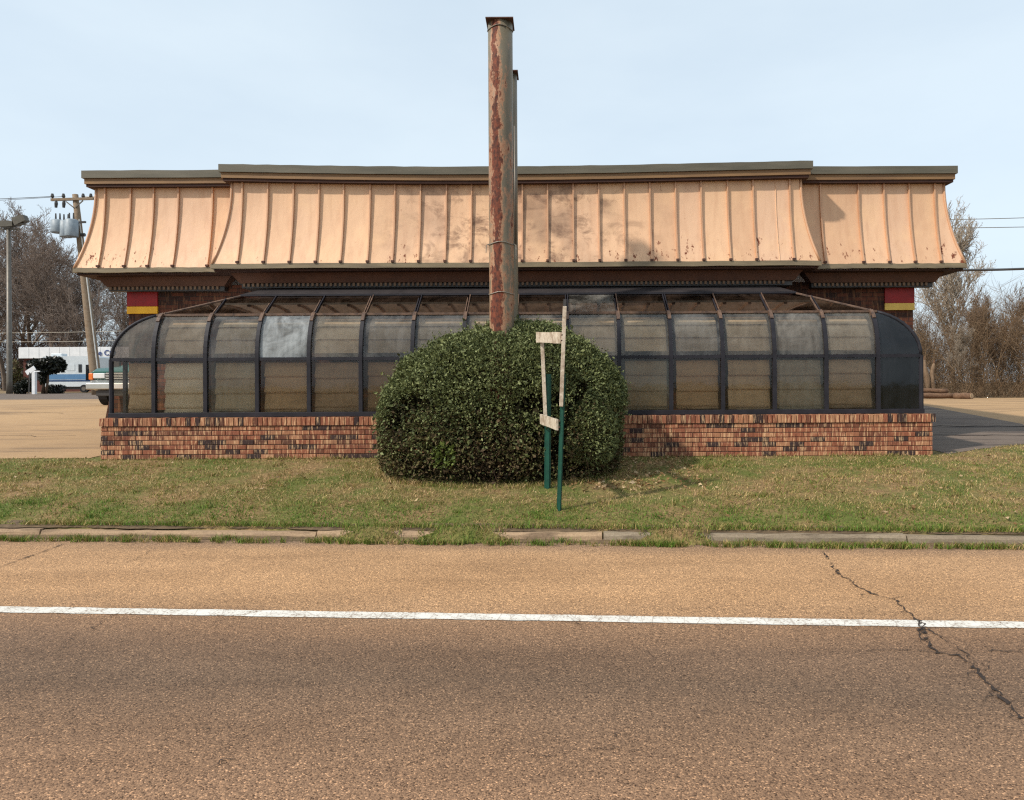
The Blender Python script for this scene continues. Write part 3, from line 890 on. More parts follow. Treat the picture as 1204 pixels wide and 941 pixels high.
# lips, soffits, frieze boards, dentils
def lip(xa, xb, yl, name='gutter_lip'):
    mb = MB(); n = 24; rws = []
    for i in range(n + 1):
        x = xa + (xb - xa) * i / n
        j = rng.uniform(-.006, .006)
        rws.append([(x, yl + 0.06, ZL + .0), (x, yl - .012 + j * .4, ZL + .004 + j), (x, yl - .014 + j * .4, 3.497 + j), (x, yl + 0.05, 3.497 + j)])
    return mb.sweep(rws, lambda i: rws[i]).build(name, MT['lip'], bld)
lip(CX0 - .02, CX1 + .02, CYL)
lip(SX0 - .02, CX0 - .024, SY); lip(CX1 + .024, SX1 + .02, SY)
for x, sg in ((SX0, -1), (SX1, 1)):
    MB().box(min(x, x + sg * .02) , max(x, x + sg * .02), SY + .062, 24, 3.497, ZL).build('gutter_lip', MT['lip'], bld)
for x, sg in ((CX0, -1), (CX1, 1)):
    MB().box(min(x, x + sg * .018) , max(x, x + sg * .018), CYL + .062, SY - .02, 3.497, ZL).build('gutter_lip', MT['lip'], bld)
MB().box(CX0 + .01, CX1 - .01, CYL + .052, by0 - .01, 3.462, 3.49).build('soffit', MT['soffit'], bld)
MB().box(SX0 + .01, CX0 + .006, SY + .052, by0 - .01, 3.464, 3.488).build('soffit', MT['soffit'], bld)
MB().box(CX1 - .006, SX1 - .01, SY + .052, by0 - .01, 3.464, 3.488).build('soffit', MT['soffit'], bld)
for xa, xb in ((SX0 + .01, bx0 - .01), (bx1 + .01, SX1 - .01)):
    MB().box(xa, xb, by0 - .005, 24, 3.462, 3.486).build('soffit', MT['soffit'], bld)
def frieze(xa, xb, y, depth):
    """cove board under the soffit with mitred, undercut ends"""
    mb = MB()
    o_ = 0.13
    mb.hexa([(xa + o_, y + .03, 3.30), (xb - o_, y + .03, 3.30), (xb - o_, y + depth, 3.30), (xa + o_, y + depth, 3.30),
             (xa, y - .02, 3.46), (xb, y - .02, 3.46), (xb, y + depth, 3.46), (xa, y + depth, 3.46)])
    ob = mb.build('frieze_board', MT['board'], bld)
    # dentil strip hanging under the board
    st_ = MB()
    st_.box(xa + o_ + .02, xb - o_ - .02, y + .075, y + depth - .004, 3.225, 3.298)
    st_.build('dentil_backing', MT['dark_metal'], ob)
    dm = MB()
    n = int((xb - xa - 2 * o_ - .1) / 0.075)
    for k in range(n):
        x = xa + o_ + .05 + k * 0.075
        dm.box(x, x + .036, y + .04, y + .073, 3.245, 3.297)
    stuff(dm.build('dentil', MT['dentil'], ob))
frieze(CX0 + .2, CX1 - .2, 12.10, .50)
frieze(SX0 + .24, CX0 + .07, 12.42, .22)
frieze(CX1 - .07, SX1 - .24, 12.42, .22)
# caps: grey-green fascia over a tan trim and a dark underside
CO = 0.155
def cap(xa, xb, yt, yb, use_sag=False):
    n = 48 if use_sag else 8
    def strip(off, za, zb, name, m, jit=0.0):
        rws = []
        for i in range(n + 1):
            x = (xa - off) + (xb - xa + 2 * off) * i / n
            sg = sag(max(CX0, min(CX1, x))) if use_sag else 0
            j = rng.uniform(-jit, jit)
            rws.append([(x, yt - off, za + sg + j * .4), (x, yb, za + sg), (x, yb, zb + sg), (x, yt - off, zb + sg + j)])
        return MB().sweep(rws, lambda i: rws[i]).build(name, m, bld)
    strip(CO, 5.08, 5.204, 'cap_fascia', MT['cap_top'], 0.004)
    strip(CO - .03, 4.99, 5.077, 'cap_trim', MT['cap_low'])
    strip(CO - .05, 4.945, 4.987, 'cap_soffit', MT['soffit'])
cap(CX0 + FL, CX1 - FL, yc, 24.0, True)
cap(SX0 + FL, CX0 + FL - CO - .004, ys, 24.2)
cap(CX1 - FL + CO + .004, SX1 - FL, ys, 24.2)

# ================================================================= SUNROOM
GY = 11.0
def X(px, D=GY): return (px - CX) / F * D
sun = thing('sunroom', (-0.54, GY, 0.54), 'curved glass sunroom with dark frames on a low brick wall', 'sunroom')
gxL, gxR = X(131), X(1083)
zS, zTn, zP, zR = 1.15, 2.015, 2.69, 3.04
yP, yR = 11.25, 11.75
dxP, dxR = 0.555, 1.62
# knee wall core (mortar) and bricks
kx0, kx1 = X(118, YW), X(1096, YW)
core = MB()
core.box(kx0 + .012, kx1 - .012, YW + .012, YW + .28, 0.40, 1.142)
core.box(kx0 + .012, kx0 + .28, YW + .282, by0 - .004, 0.40, 1.142)
core.box(kx1 - .28, kx1 - .012, YW + .282, by0 - .004, 0.40, 1.142)
core = core.build('knee_wall', MT['mortar'], sun)
BW, BH, BD = 0.196, 0.059, 0.09
def brick_mesh(v):
    r_ = random.Random(v)
    j = lambda a: r_.uniform(-a, a)
    c = 0.004
    m_ = MB()
    a, b = BW / 2, BH / 2
    f_ = [(-a + c + j(.003), 0, -b + c + j(.002)), (a - c + j(.003), 0, -b + c + j(.002)), (a - c + j(.003), 0, b - c + j(.002)), (-a + c + j(.003), 0, b - c + j(.002))]
    e_ = [(-a, c, -b), (a, c, -b), (a, c, b), (-a, c, b)]
    k_ = [(-a, BD, -b), (a, BD, -b), (a, BD, b), (-a, BD, b)]
    m_.add(f_ + e_ + k_, [(0,1,2,3),(0,4,5,1),(1,5,6,2),(2,6,7,3),(3,7,4,0),(4,8,9,5),(5,9,10,6),(6,10,11,7),(7,11,8,4)])
    me = m_.mesh('brick')
    me.materials.append(MT['brick'])
    return me
bmeshes = [brick_mesh(i) for i in range(6)]
mass = MB()
def add_mass(src, x, y, z, rot=0, sx_=1.0):
    vs = []
    for v in src.vertices:
        px_, py_, pz_ = v.co.x * sx_, v.co.y, v.co.z
        if rot == 1: vs.append((x + py_, y + px_, z + pz_))      # face towards -x
        elif rot == 2: vs.append((x - py_, y + px_, z + pz_))    # face towards +x
        else: vs.append((x + px_, y + py_, z + pz_))
    mass.add(vs, [tuple(p.vertices) for p in src.polygons])
pitch = 0.0695
cnt = 0
z0 = 0.545
spots = []
for c in range(7):
    zc = z0 + c * pitch + BH / 2
    off = 0 if c % 2 else BW / 2 + .005
    x = kx0
    first = True
    while x < kx1 - 0.02:
        wdt = (BW / 2 - .004) if (first and c % 2 == 0) else BW
        if x + wdt > kx1: wdt = kx1 - x
        spots.append((x + wdt / 2, zc, wdt / BW))
        x += wdt + 0.0085
        first = False
# bricks beside the shrub show; those behind it are kept in the mass
vis = [s_ for s_ in spots if not (-2.05 < s_[0] < 0.72) and s_[2] > 0.4]
vis.sort(key=lambda s_: abs(s_[0] + .65), reverse=True)
vis_set = set(vis[:300])
for i, (x, z, sc) in enumerate(spots):
    me = bmeshes[rng.randrange(6)]
    dy = rng.uniform(-.004, .004)
    if (x, z, sc) in vis_set:
        b = bpy.data.objects.new('brick', me)
        C.objects.link(b); b.parent = core
        b.location = (x, YW + dy, z); b.scale = (sc, 1, 1)
    else:
        add_mass(me, x, YW + dy, z, 0, sc)
# rowlock course on top: bricks on edge
x = kx0 - 0.012
zr0 = z0 + 7 * pitch
while x < kx1 + 0.01:
    j = rng.uniform(-.003, .003)
    mass.box(x + .004, x + .064, YW - .018 + j, YW + .16, zr0, 1.149 + j)
    x += 0.0705
# returns
for c in range(7):
    zc = z0 + c * pitch + BH / 2
    y = YW + .12 + (0.1 if c % 2 else 0)
    while y < by0 - .15:
        me = bmeshes[rng.randrange(6)]
        add_mass(me, kx0, y, zc, 1); add_mass(me, kx1, y, zc, 2)
        y += BW + .0085
stuff(mass.build('brick_course', MT['brick_many'], core))

# profile of the glazed front: (dy, dx, z)
def curve(t):                            # t 0..1 from transom to purlin
    ph = t * R(72)
    dy = 0.25 * (1 - math.cos(ph)) / (1 - math.cos(R(72)))
    dx = dxP * (1 - math.cos(ph)) / (1 - math.cos(R(72)))
    z = zTn + (zP - zTn) * math.sin(ph) / math.sin(R(72))
    return dy, dx, z
NC = 10
CUR = [curve(i / NC) for i in range(NC + 1)]
mxs = [X(181.5 + 60.75 * k) for k in range(15)]
def fr(x, dy=0.0, z=0.0): return Vector((x, GY + dy, z))
# sill, transom, purlin, head flashing
MB().box(gxL - .03, gxR + .03, GY - .045, GY + .06, zS + .002, zS + .07).build('sill', MT['bronze'], sun, bevel=.004)
MB().box(gxL, gxR, GY - .024, GY + .045, zTn - .028, zTn + .02).build('transom', MT['bronze'], sun)
pu = MB()
pu.bar((gxL + dxP, yP - .01, zP + .005), (gxR - dxP, yP - .01, zP + .005), .05, .035)
pu.build('purlin', MT['weathered_bar'], sun)
hb = MB()
hb.bar((gxL + dxR, yR, zR + .01), (gxR - dxR, yR, zR + .01), .05, .03)
hb.build('head_rail', MT['bronze'], sun)
fl = MB()
ya, za, yb_, zb_ = yR - .01, zR + .022, 12.16, 3.205
x0_, x1_ = gxL + dxR - .02, gxR - dxR + .02
fl.hexa([(x0_, ya, za - .02), (x1_, ya, za - .02), (x1_ - .2, yb_, zb_ - .02), (x0_ + .2, yb_, zb_ - .02),
         (x0_, ya, za), (x1_, ya, za), (x1_ - .2, yb_, zb_), (x0_ + .2, yb_, zb_)])
fl.build('head_flashing', MT['flash'], sun)
# mullions
def bars_path(pts, w_, d_, name, m):
    pts = [Vector(p) for p in pts]
    def ring(i):
        d = (pts[min(i+1, len(pts)-1)] - pts[max(i-1, 0)]).normalized()
        sx_ = Vector((1, 0, 0))
        sx_ = (sx_ - d * sx_.dot(d)).normalized()
        nn = sx_.cross(d).normalized()
        a, b = sx_ * w_ / 2, nn * d_ / 2
        p = pts[i]
        return [p - a - b, p + a - b, p + a + b, p - a + b]
    return MB().sweep(pts, ring).build(name, m, sun)
def hip_t(x):                            # how far up the roof the bar at x runs before the hip
    d = min(x - (gxL + dxP), (gxR - dxP) - x) / (dxR - dxP)
    return max(0.0, min(1.0, d))
for i, x in enumerate(mxs):
    pts = [(x, GY, zS + .07), (x, GY, zTn)] + [(x, GY + dy, z) for dy, dx, z in CUR[1:]]
    bars_path(pts[:-2], .056, .07, 'mullion', MT['bronze'])
    cap_pts = [(x, p[1] - .02, p[2] + .015) for p in pts[-4:]]
    bars_path(cap_pts, .05, .05, 'bar_shoulder', MT['weathered_bar'])
    t = hip_t(x)
    if t > 0.05:
        for sgn in (-1, 1):
            p0 = Vector((x + sgn * .016, yP, zP + .015)); p1 = Vector((x + sgn * .016, yP + (yR - yP) * t, zP + (zR - zP) * t + .015))
            q = p0.lerp(p1, rng.uniform(.45, .95) if sgn < 0 else 1)
            bars_path([p0, p0.lerp(q, .5), q], .014, .022, 'roof_bar', MT['weathered_bar'] if rng.random() < .6 else MT['bronze'])
for x, sgn in ((gxL, 1), (gxR, -1)):     # corner posts curve in over the hips
    pts = [(x, GY, zS + .07), (x, GY, zTn)] + [(x + sgn * dx, GY + dy, z) for dy, dx, z in CUR[1:]]
    MB().tube(pts[:2], .034, 8).build('corner_post', MT['bronze'], sun)
    MB().tube(pts[1:], .026, 8).build('corner_hoop', MT['bronze'], sun, smooth=True)
    MB().tube([pts[-1], (x + sgn * dxR, yR, zR)], .018, 6).build('hip_bar', MT['weathered_bar'], sun)
# panes
def pane(rows_, m, name='pane'):
    return MB().grid(rows_).build(name, m, sun, smooth=True)
allx = [gxL] + mxs + [gxR]
for i, (a, b) in enumerate(zip(allx, allx[1:])):
    first, last = i == 0, i == len(allx) - 2
    a_, b_ = a + .02, b - .02
    tl = rng.uniform(-.004, .004)
    mm = MT['glass_dark'] if last else MT['glass_b'] if i in (2, 10, 13) else MT['glass_c'] if i in (3, 4, 5, 9, 11) else MT['glass']
    pane([[(a_, GY + tl, zS + .06), (b_, GY - tl, zS + .06)], [(a_, GY + tl, zTn - .02), (b_, GY - tl, zTn - .02)]], mm)
    if first or last:
        rws = []
        for dy, dx, z in CUR:
            xa = a + (dx if first else 0); xb = b - (dx if last else 0)
            rws.append([(xa, GY + dy, z), (xb, GY + dy, z)])
        pane(rws, MT['glass_dark'] if last else MT['glass_up'], 'curved_pane')
    else:
        mu = MT['glass_milky'] if i == 3 else MT['glass_fog'] if i == 13 else MT['glass_up2'] if i in (2, 5, 6, 11) else MT['glass_up']
        pane([[(a_, GY + dy, z), (b_, GY + dy, z)] for dy, dx, z in CUR], mu, 'curved_pane')
        ta, tb = hip_t(a), hip_t(b)
        lo = [(a_, yP, zP), (b_, yP, zP)]
        hi = [(a_, yP + (yR - yP) * ta, zP + (zR - zP) * ta), (b_, yP + (yR - yP) * tb, zP + (zR - zP) * tb)]
        pane([lo, hi], MT['glass_fog'] if i == 9 else MT['glass_roof'], 'roof_pane')
# ends of the sunroom
for x, sgn in ((gxL, 1), (gxR, -1)):
    ys_ = [GY, GY + .55, GY + 1.1, by0 - .01]
    for ya, yb_ in zip(ys_, ys_[1:]):
        pane([[(x, ya + .02, zS + .06), (x, yb_ - .02, zS + .06)], [(x, ya + .02, zTn - .02), (x, yb_ - .02, zTn - .02)]], MT['glass'])
        rws = []
        for dy, dx, z in CUR:
            rws.append([(x + sgn * dx, max(ya, GY + dy), z), (x + sgn * dx, yb_, z)])
        pane(rws, MT['glass_roof'], 'curved_pane')
    for ya in ys_[1:3]:
        MB().tube([(x, ya, zS + .05), (x, ya, zTn)] + [(x + sgn * dx, ya, z) for dy, dx, z in CUR[1:]], .026, 8).build('side_mullion', MT['bronze'], sun)
    MB().box(x - .03, x + .03, GY + .062, by0 - .01, zS + .004, zS + .068).build('sill', MT['bronze'], sun)
    MB().box(x - .022, x + .022, GY + .047, by0 - .01, zTn - .026, zTn + .018).build('transom', MT['bronze'], sun)
    pane([[(x + sgn * dxP, yP, zP), (x + sgn * dxP, 12.64, zP)], [(x + sgn * dxR, yR, zR), (x + sgn * dxR, 12.64, zR)]], MT['glass_roof'], 'roof_pane')
# folded shades behind the panes
def shade(a, b, folds, pts, m, name='window_shade', slack=0.0):
    """cloth shade hanging along pts (y,z) from top to bottom, stepped at every fold"""
    mb = MB()
    n = len(pts)
    rws = []
    for i, (y, z) in enumerate(pts):
        rws.append([(a + (b - a) * k / 4, y + rng.uniform(-.003, .003), z + rng.uniform(-.004, .004) - slack * math.sin(math.pi * k / 4) * (i / n)) for k in range(5)])
    mb.grid(rws[::-1])
    return mb.build(name, m, sun)
for i, (a, b) in enumerate(zip(allx, allx[1:])):
    first, last = i == 0, i == len(allx) - 2
    if last: continue
    aa, bb = a + (.20 if first else rng.uniform(.05, .105)), b - rng.uniform(.035, .055)
    # lower shade: four folds, each overlapping the next like a clapboard
    pts = []
    zt = zTn - .055
    for k in range(4):
        zb = [1.745, 1.515, 1.285, 1.235][k] + rng.uniform(-.018, .018)
        pts += [(GY + .135, zt), (GY + .11, (zt + zb) / 2), (GY + .078, zb + .014), (GY + .09, zb - .006), (GY + .15, zb + .006)]
        zt = zb
    shade(aa, bb, 4, pts, MT['shade_lit'] if i == 1 else MT['shade'], slack=rng.uniform(0, .012))
    if not first:
        pts = []
        for k in range(3):
            t0, t1 = [(.97, .66), (.66, .36), (.36, 0.10)][k]
            for q in range(4):
                t = t0 + (t1 - t0) * q / 3
                dy, dx, z = curve(t)
                pts.append((GY + dy + .13 - .045 * q / 3, z - .05 * t))
            pts.append((GY + dy + .15, z - .05 * t + .004))
        shade(aa, bb, 3, pts, MT['shade'])
# added panel, the unlit right end put into its dark colour, folded shade inside the left end
MB().box(gxR - .10, gxR - .07, GY + .1, by0 - .05, zS + .06, zTn).build('unlit_end_panel', MT['unlit_panel'], sun)
MB().box(gxL + .075, gxL + .12, GY + .16, GY + .22, zS + .06, zTn).build('inner_post', MT['bronze'], sun)
# slanted brick block standing in for an unidentified form beside the left end
cw = thing('slanted_brick_block', (-6.85, 12.0, 0.6), 'low brick block with sloping top at the left end of the sunroom', 'wall')
mb = MB()
mb.hexa([(-7.02, 12.2, .4), (-6.92, 12.2, .4), (-6.92, 12.6, .4), (-7.02, 12.6, .4), (-7.10, 12.2, 1.05), (-7.0, 12.2, 1.05), (-7.0, 12.6, 1.05), (-7.10, 12.6, 1.05)])
mb = MB()
pz = [P(119, 494, 12.3), P(124, 492, 12.3), P(133, 466, 12.3), P(129, 466, 12.3)]
mb.hexa([(pz[0].x - .05, 12.3, .5), (pz[1].x + .4, 12.3, .5), (pz[1].x + .4, 12.6, .5), (pz[0].x - .05, 12.6, .5),
         (pz[3].x, 12.3, pz[3].z), (pz[2].x + .1, 12.3, pz[2].z), (pz[2].x + .1, 12.6, pz[2].z), (pz[3].x, 12.6, pz[3].z)])
mb.build('brickwork', MT['wallbrick'], cw)

# ================================================================= SIGN POLES
def sign_pole(px, D, r_, ztop, m, label, top_px=None):
    x = (px - CX) / F * D
    z0_ = gz(x, D) - .1
    t = thing('sign_pole', (x, D, z0_), label, 'pole', None)
    pipe = MB()
    pipe.tube([(0, 0, z0_ + (ztop - z0_) * k / 8) for k in range(9)], r_, 28)
    o = pipe.build('pipe', m, t, smooth=False)
    o.location = (0, 0, -z0_)
    for p_ in o.data.polygons: p_.use_smooth = len(p_.vertices) == 4
    MB().box(-r_ - .018, r_ + .018, -r_ - .018, r_ + .018, ztop, ztop + .014).build('cap_plate', MT['rust'], t).location = (0, 0, -z0_)
    return t, x, z0_
p1, x1p, zz1 = sign_pole(590.5, 9.75, 0.162, P(590, 21.5, 9.58).z, MT['pole'], 'tall thick rusty steel sign pole rising out of the shrub')
def strap(parent, x, y, z, r_, zz, loose=False):
    pts = [(x + (r_ + .006) * math.cos(a), y + (r_ + .006) * math.sin(a), z + .012 * math.sin(3 * a)) for a in [2 * math.pi * k / 28 for k in range(29)]]
    mb = MB(); mb.tube(pts, .006, 6)
    if loose:
        for a0, l_ in ((R(200), .12), (R(-12), .16), (R(-20), .2)):
            q = Vector((x + (r_ + .008) * math.cos(a0), y + (r_ + .008) * math.sin(a0), z))
            mb.tube([q, q + Vector((.03 * math.copysign(1, math.cos(a0)), -.03, -.02)), q + Vector((.035 * math.copysign(1, math.cos(a0)), -.03, -l_))], .005, 5)
    o = mb.build('wire_strap', MT['wire'], parent)
strap(p1, x1p, 9.75, P(590, 37, 9.75).z, .162, zz1)
strap(p1, x1p, 9.75, P(590, 288, 9.75).z, .163, zz1, True)
strap(p1, x1p, 9.75, P(590, 346, 9.75).z, .162, zz1)
p2, x2p, zz2 = sign_pole(598.0, 10.55, 0.145, P(607, 84.5, 10.42).z, MT['pole2'], 'shorter steel sign pole almost hidden behind the thick rusty pole')
MB().tube([(x2p + .115, 10.55 - .135, P(608, 148, 10.4).z), (x2p + .118, 10.55 - .135, P(608, 288, 10.4).z)], .017, 8).build('conduit', MT['steel'], p2, smooth=True)

# ================================================================= SIGN FRAME
sf = thing('wooden_sign_stand', (0.0, 8.6, gz(0, 8.6)), 'empty weathered wooden sign frame on two green posts before the shrub', 'sign')
def Pa(px, py): return P(px, py, 9.06)
def Pb(px, py): return P(px, py, 8.20)
def post(pts, name, m, w_, d_):
    mb = MB()
    for a, b in zip(pts, pts[1:]):
        mb.bar(a, b, w_, d_, up=(0, 1, 0))
    return mb.build(name, m, sf, bevel=.003)
ga, gb = gz(-.07, 9.06), gz(.06, 8.2)
def uchan(a, b, name, k=1.0):
    """steel U-channel post"""
    mb = MB()
    a, b = Vector(a), Vector(b)
    mb.bar(a, b, .026 * k, .006, up=(0, 1, 0))
    for s_ in (-1, 1):
        o_ = Vector((s_ * .012 * k, .018, 0))
        mb.bar(a + o_, b + o_, .006, .036, up=(0, 1, 0))
        o_ = Vector((s_ * .019 * k, .036, 0))
        mb.bar(a + o_, b + o_, .014 * k, .005, up=(0, 1, 0))
    return mb.build(name, MT['green'], sf)
uchan(Pa(643.5, 584), Pa(644.5, 440), 'green_post', 1.5)
uchan(Pb(657, 608), Pb(662.5, 440), 'green_post')
post([Pa(641.5, 494), Pa(637, 392)], 'wood_upright', MT['oldwood'], .045, .09)
post([Pb(660.2, 478) + Vector((-.004, -.03, 0)), Pb(664.4, 361) + Vector((-.004, -.03, 0))], 'wood_upright', MT['oldwood'], .042, .09)
MB().bar(Pb(664, 364), Pb(664.3, 352), .034, .02, up=(0, 1, 0)).build('post_tip', MT['dark_metal'], sf)
def plank(a, b, h, name):
    a, b = Vector(a), Vector(b)
    d = (b - a).normalized()
    mb = MB()
    n = 5; rws = []
    sx_ = Vector((d.y, -d.x, 0)).normalized() * .012
    for i in range(n + 1):
        p = a.lerp(b, i / n)
        u = Vector((0, 0, h / 2 + rng.uniform(-.004, .004)))
        rws.append([p - sx_ - u, p + sx_ - u, p + sx_ + u, p - sx_ + u])
    return mb.sweep(rws, lambda i: rws[i]).build(name, MT['oldwood'], sf)
plank(P(631.5, 397, 9.10) + Vector((0, -.05, 0)), Pb(663.5, 397.5) + Vector((-.04, -.02, 0)), .125, 'cross_board')
plank(P(636, 492.5, 9.10) + Vector((0, -.05, 0)), Pb(659.5, 499.5) + Vector((-.04, -.02, 0)), .125, 'cross_board')

for q in (Pa(637.5, 394), Pa(637.6, 400.5), Pa(641.2, 489), Pa(641.4, 496), Pb(662.0, 394.5), Pb(661.6, 401), Pb(659.0, 494.5), Pb(658.8, 502)):
    c_ = q + Vector((-.012, -.075, 0))
    MB().tube([c_ + Vector((0, .03, 0)), c_], .009, 8).build('bolt', MT['rust'], sf)
# ================================================================= CLIPPED SHRUB
shr = thing('clipped_shrub', (-.72, 9.98, gz(-.7, 9.98)), 'large clipped evergreen shrub rounded around the sign pole', 'shrub')
SC = np.array([-.715, 9.96, .34]); RX, RY, RZ = 1.63, .85, 2.08
def shrub_surface(n, seed, lump):
    g = np.random.default_rng(seed)
    th = g.uniform(0, 2 * np.pi, n)
    # favour the side towards the road a little
    sz = g.uniform(0.0, 1.0, n) ** 0.8
    # silhouette: vertical below 42 per cent of height, dome above
    hh = sz
    rr_ = np.where(hh < .42, 1.0 - .03 * ((.42 - hh) / .42) - .11 * ((.42 - hh) / .42) ** 5, np.sqrt(np.clip(1 - ((hh - .42) / .58) ** 2.0, 0, 1)))
    cosx, sinx = np.cos(th), np.sin(th)
    q_ = (np.abs(cosx) ** 2.6 + np.abs(sinx) ** 2.6) ** (-1 / 2.6)
    ex = cosx * q_; ey = sinx * q_
    x = SC[0] + RX * rr_ * ex + .17 * np.clip((hh - .42) / .58, 0, 1)
    y = SC[1] + RY * rr_ * ey
    z = SC[2] + RZ * hh
    nx, ny = ex / RX, ey / RY
    nzv = np.where(hh < .42, -.1, ((hh - .42) / .58) * 1.1)
    nrm = np.stack([nx * rr_, ny * rr_, nzv], 1)
    nrm /= np.linalg.norm(nrm, axis=1, keepdims=True) + 1e-6
    return np.stack([x, y, z], 1), nrm
def vnoise(p, f, seed):
    a = np.random.default_rng(seed).uniform(0, 6.28, (6, 3))
    k = np.random.default_rng(seed + 1).normal(0, 1, (6, 3)) * f
    return sum(np.sin(p @ k[i] + a[i, 0]) for i in range(6)) / 6
def leaves_mesh(name, pos, nrm, size, seed, spread=.9):
    g = np.random.default_rng(seed)
    n = len(pos)
    d = nrm + g.normal(0, spread, (n, 3))
    d /= np.linalg.norm(d, axis=1, keepdims=True)
    up = g.normal(0, 1, (n, 3))
    s_ = np.cross(d, up); s_ /= np.linalg.norm(s_, axis=1, keepdims=True)
    nn = np.cross(s_, d)
    L = (size * g.lognormal(0, .38, n).clip(.4, 2.4))[:, None]
    W = L * .27
    a = pos - d * L * .5
    b = pos + d * L * .5
    l_ = pos - s_ * W + nn * W * .5
    r_ = pos + s_ * W + nn * W * .5
    v = np.stack([a, r_, b, l_], 1).reshape(-1, 3)
    i = np.arange(n) * 4
    f_ = np.concatenate([np.stack([i, i + 1, i + 2], 1), np.stack([i, i + 2, i + 3], 1)])
    return fast_mesh(name, v, f_)
pos, nrm = shrub_surface(135000, 3, 0)
low = vnoise(pos, 2.0, 5) * .10 + vnoise(pos, 5.5, 9) * .06 + vnoise(pos, 15, 10) * .035
depth = nrng.exponential(.05, len(pos)) - .07 * (nrng.uniform(0, 1, len(pos)) < .05) * nrng.uniform(0, 1, len(pos))
pos = pos + nrm * (low - depth + .02)[:, None]
pole_clear = (pos[:, 0] - x1p) ** 2 + (pos[:, 1] - 9.75) ** 2 > .17 ** 2
hfrac = (pos[:, 2] - SC[2]) / RZ
hollow = np.clip(1.15 + 1.5 * vnoise(pos, 6.0, 33) + .8 * vnoise(pos, 13, 35), .10, 1)
cleft = (np.abs(pos[:, 0] - (.20 + .45 * (pos[:, 2] - 1.2))) < .07) & (pos[:, 1] < 9.8) & (pos[:, 2] < 1.65)
hollow = np.where(cleft, hollow * .2, hollow)
keep = (nrng.uniform(0, 1, len(pos)) < np.clip(.28 + hfrac * 2.2, 0, 1) * hollow) & pole_clear & (pos[:, 2] > SC[2] + .03)
pos, nrm, hfrac = pos[keep], nrm[keep], hfrac[keep]
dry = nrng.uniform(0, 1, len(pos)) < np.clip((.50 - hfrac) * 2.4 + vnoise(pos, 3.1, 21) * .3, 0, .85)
fresh = (np.hypot((pos[:, 0] + 1.36) / .16, (pos[:, 2] - .72) / .18) < 1) & (nrng.uniform(0, 1, len(pos)) < .75)
# second lump low on the right
def lump(c, r_, n, seed):
    g = np.random.default_rng(seed)
    q = g.normal(0, 1, (n, 3)); q /= np.linalg.norm(q, axis=1, keepdims=True)
    q = np.sign(q) * np.abs(q) ** .8
    return np.array(c) + q * np.array(r_) * (1 - g.exponential(.06, n))[:, None], q
lp, ln = lump((.50, 9.72, .98), (.36, .58, .44), 7000, 31)
ok_ = lp[:, 2] > .45
lp, ln = lp[ok_], ln[ok_]
g1 = leaves_mesh('foliage', np.concatenate([pos[~dry & ~fresh], lp]), np.concatenate([nrm[~dry & ~fresh], ln]), .032, 41)
link_mesh('foliage', g1, MT['leaf'], shr)
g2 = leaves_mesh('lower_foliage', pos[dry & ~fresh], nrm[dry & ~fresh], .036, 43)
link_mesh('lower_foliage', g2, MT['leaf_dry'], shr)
g3 = leaves_mesh('fresh_sprig', pos[fresh], nrm[fresh], .045, 44)
stuff(link_mesh('fresh_sprig', g3, MT['leaf_new'], shr))
sp, sn = shrub_surface(420, 57, 0)
okk = (sp[:, 2] > SC[2] + .25) & ((sp[:, 0] - x1p) ** 2 + (sp[:, 1] - 9.75) ** 2 > .06)
sp, sn = sp[okk], sn[okk]
dirs = sn + np.random.default_rng(58).normal(0, .35, sn.shape) + np.array([0, 0, .35])
dirs /= np.linalg.norm(dirs, axis=1, keepdims=True)
ln2 = np.random.default_rng(59).uniform(.05, .17, len(sp))
V = np.concatenate([sp + dirs * (ln2 * q / 7)[:, None] + np.random.default_rng(60 + q).normal(0, .008, sp.shape) for q in range(1, 8)])
stuff(link_mesh('stray_shoots', leaves_mesh('stray_shoots', V, np.tile(dirs, (7, 1)), .032, 61, .8), MT['leaf'], shr))
# bare stems and twigs inside and along the foot
def segs_mesh(name, P0, P1, R0, R1, k=3):
    P0, P1, R0, R1 = map(np.asarray, (P0, P1, R0, R1))
    d = P1 - P0
    d = d / (np.linalg.norm(d, axis=1, keepdims=True) + 1e-9)
    ref = np.where(np.abs(d[:, 2:3]) > .9, np.array([[1., 0, 0]]), np.array([[0, 0, 1.]]))
    a = np.cross(d, ref); a /= np.linalg.norm(a, axis=1, keepdims=True)
    b = np.cross(d, a)
    n = len(P0)
    v = np.zeros((n, 2, k, 3))
    for q in range(k):
        t = 2 * np.pi * q / k
        o_ = a * np.cos(t) + b * np.sin(t)
        v[:, 0, q] = P0 + o_ * R0[:, None]
        v[:, 1, q] = P1 + o_ * R1[:, None]
    i = (np.arange(n) * 2 * k)[:, None]
    f_ = np.stack([np.concatenate([i + q, i + (q + 1) % k, i + k + (q + 1) % k, i + k + q], 1) for q in range(k)], 1).reshape(-1, 4)
    return fast_mesh(name, v.reshape(-1, 3), f_, True)
P0, P1, R0, R1 = [], [], [], []
for i in range(1100):
    a = rng.uniform(0, 6.28)
    q0 = Vector((SC[0] + RX * .75 * math.cos(a) * rng.uniform(.2, 1.1), SC[1] + RY * .8 * math.sin(a) * rng.uniform(.2, 1.05), SC[2] + rng.uniform(-.02, .45)))
    dv_ = Vector((math.cos(a) * .5 + rng.uniform(-.8, .8), math.sin(a) * .5 + rng.uniform(-.6, .6), rng.uniform(.2, 1.2))).normalized()
    L = rng.uniform(.15, .45)
    q1 = q0 + dv_ * L
    r_ = rng.uniform(.003, .009)
    P0.append(q0); P1.append(q1); R0.append(r_); R1.append(r_ * .4)
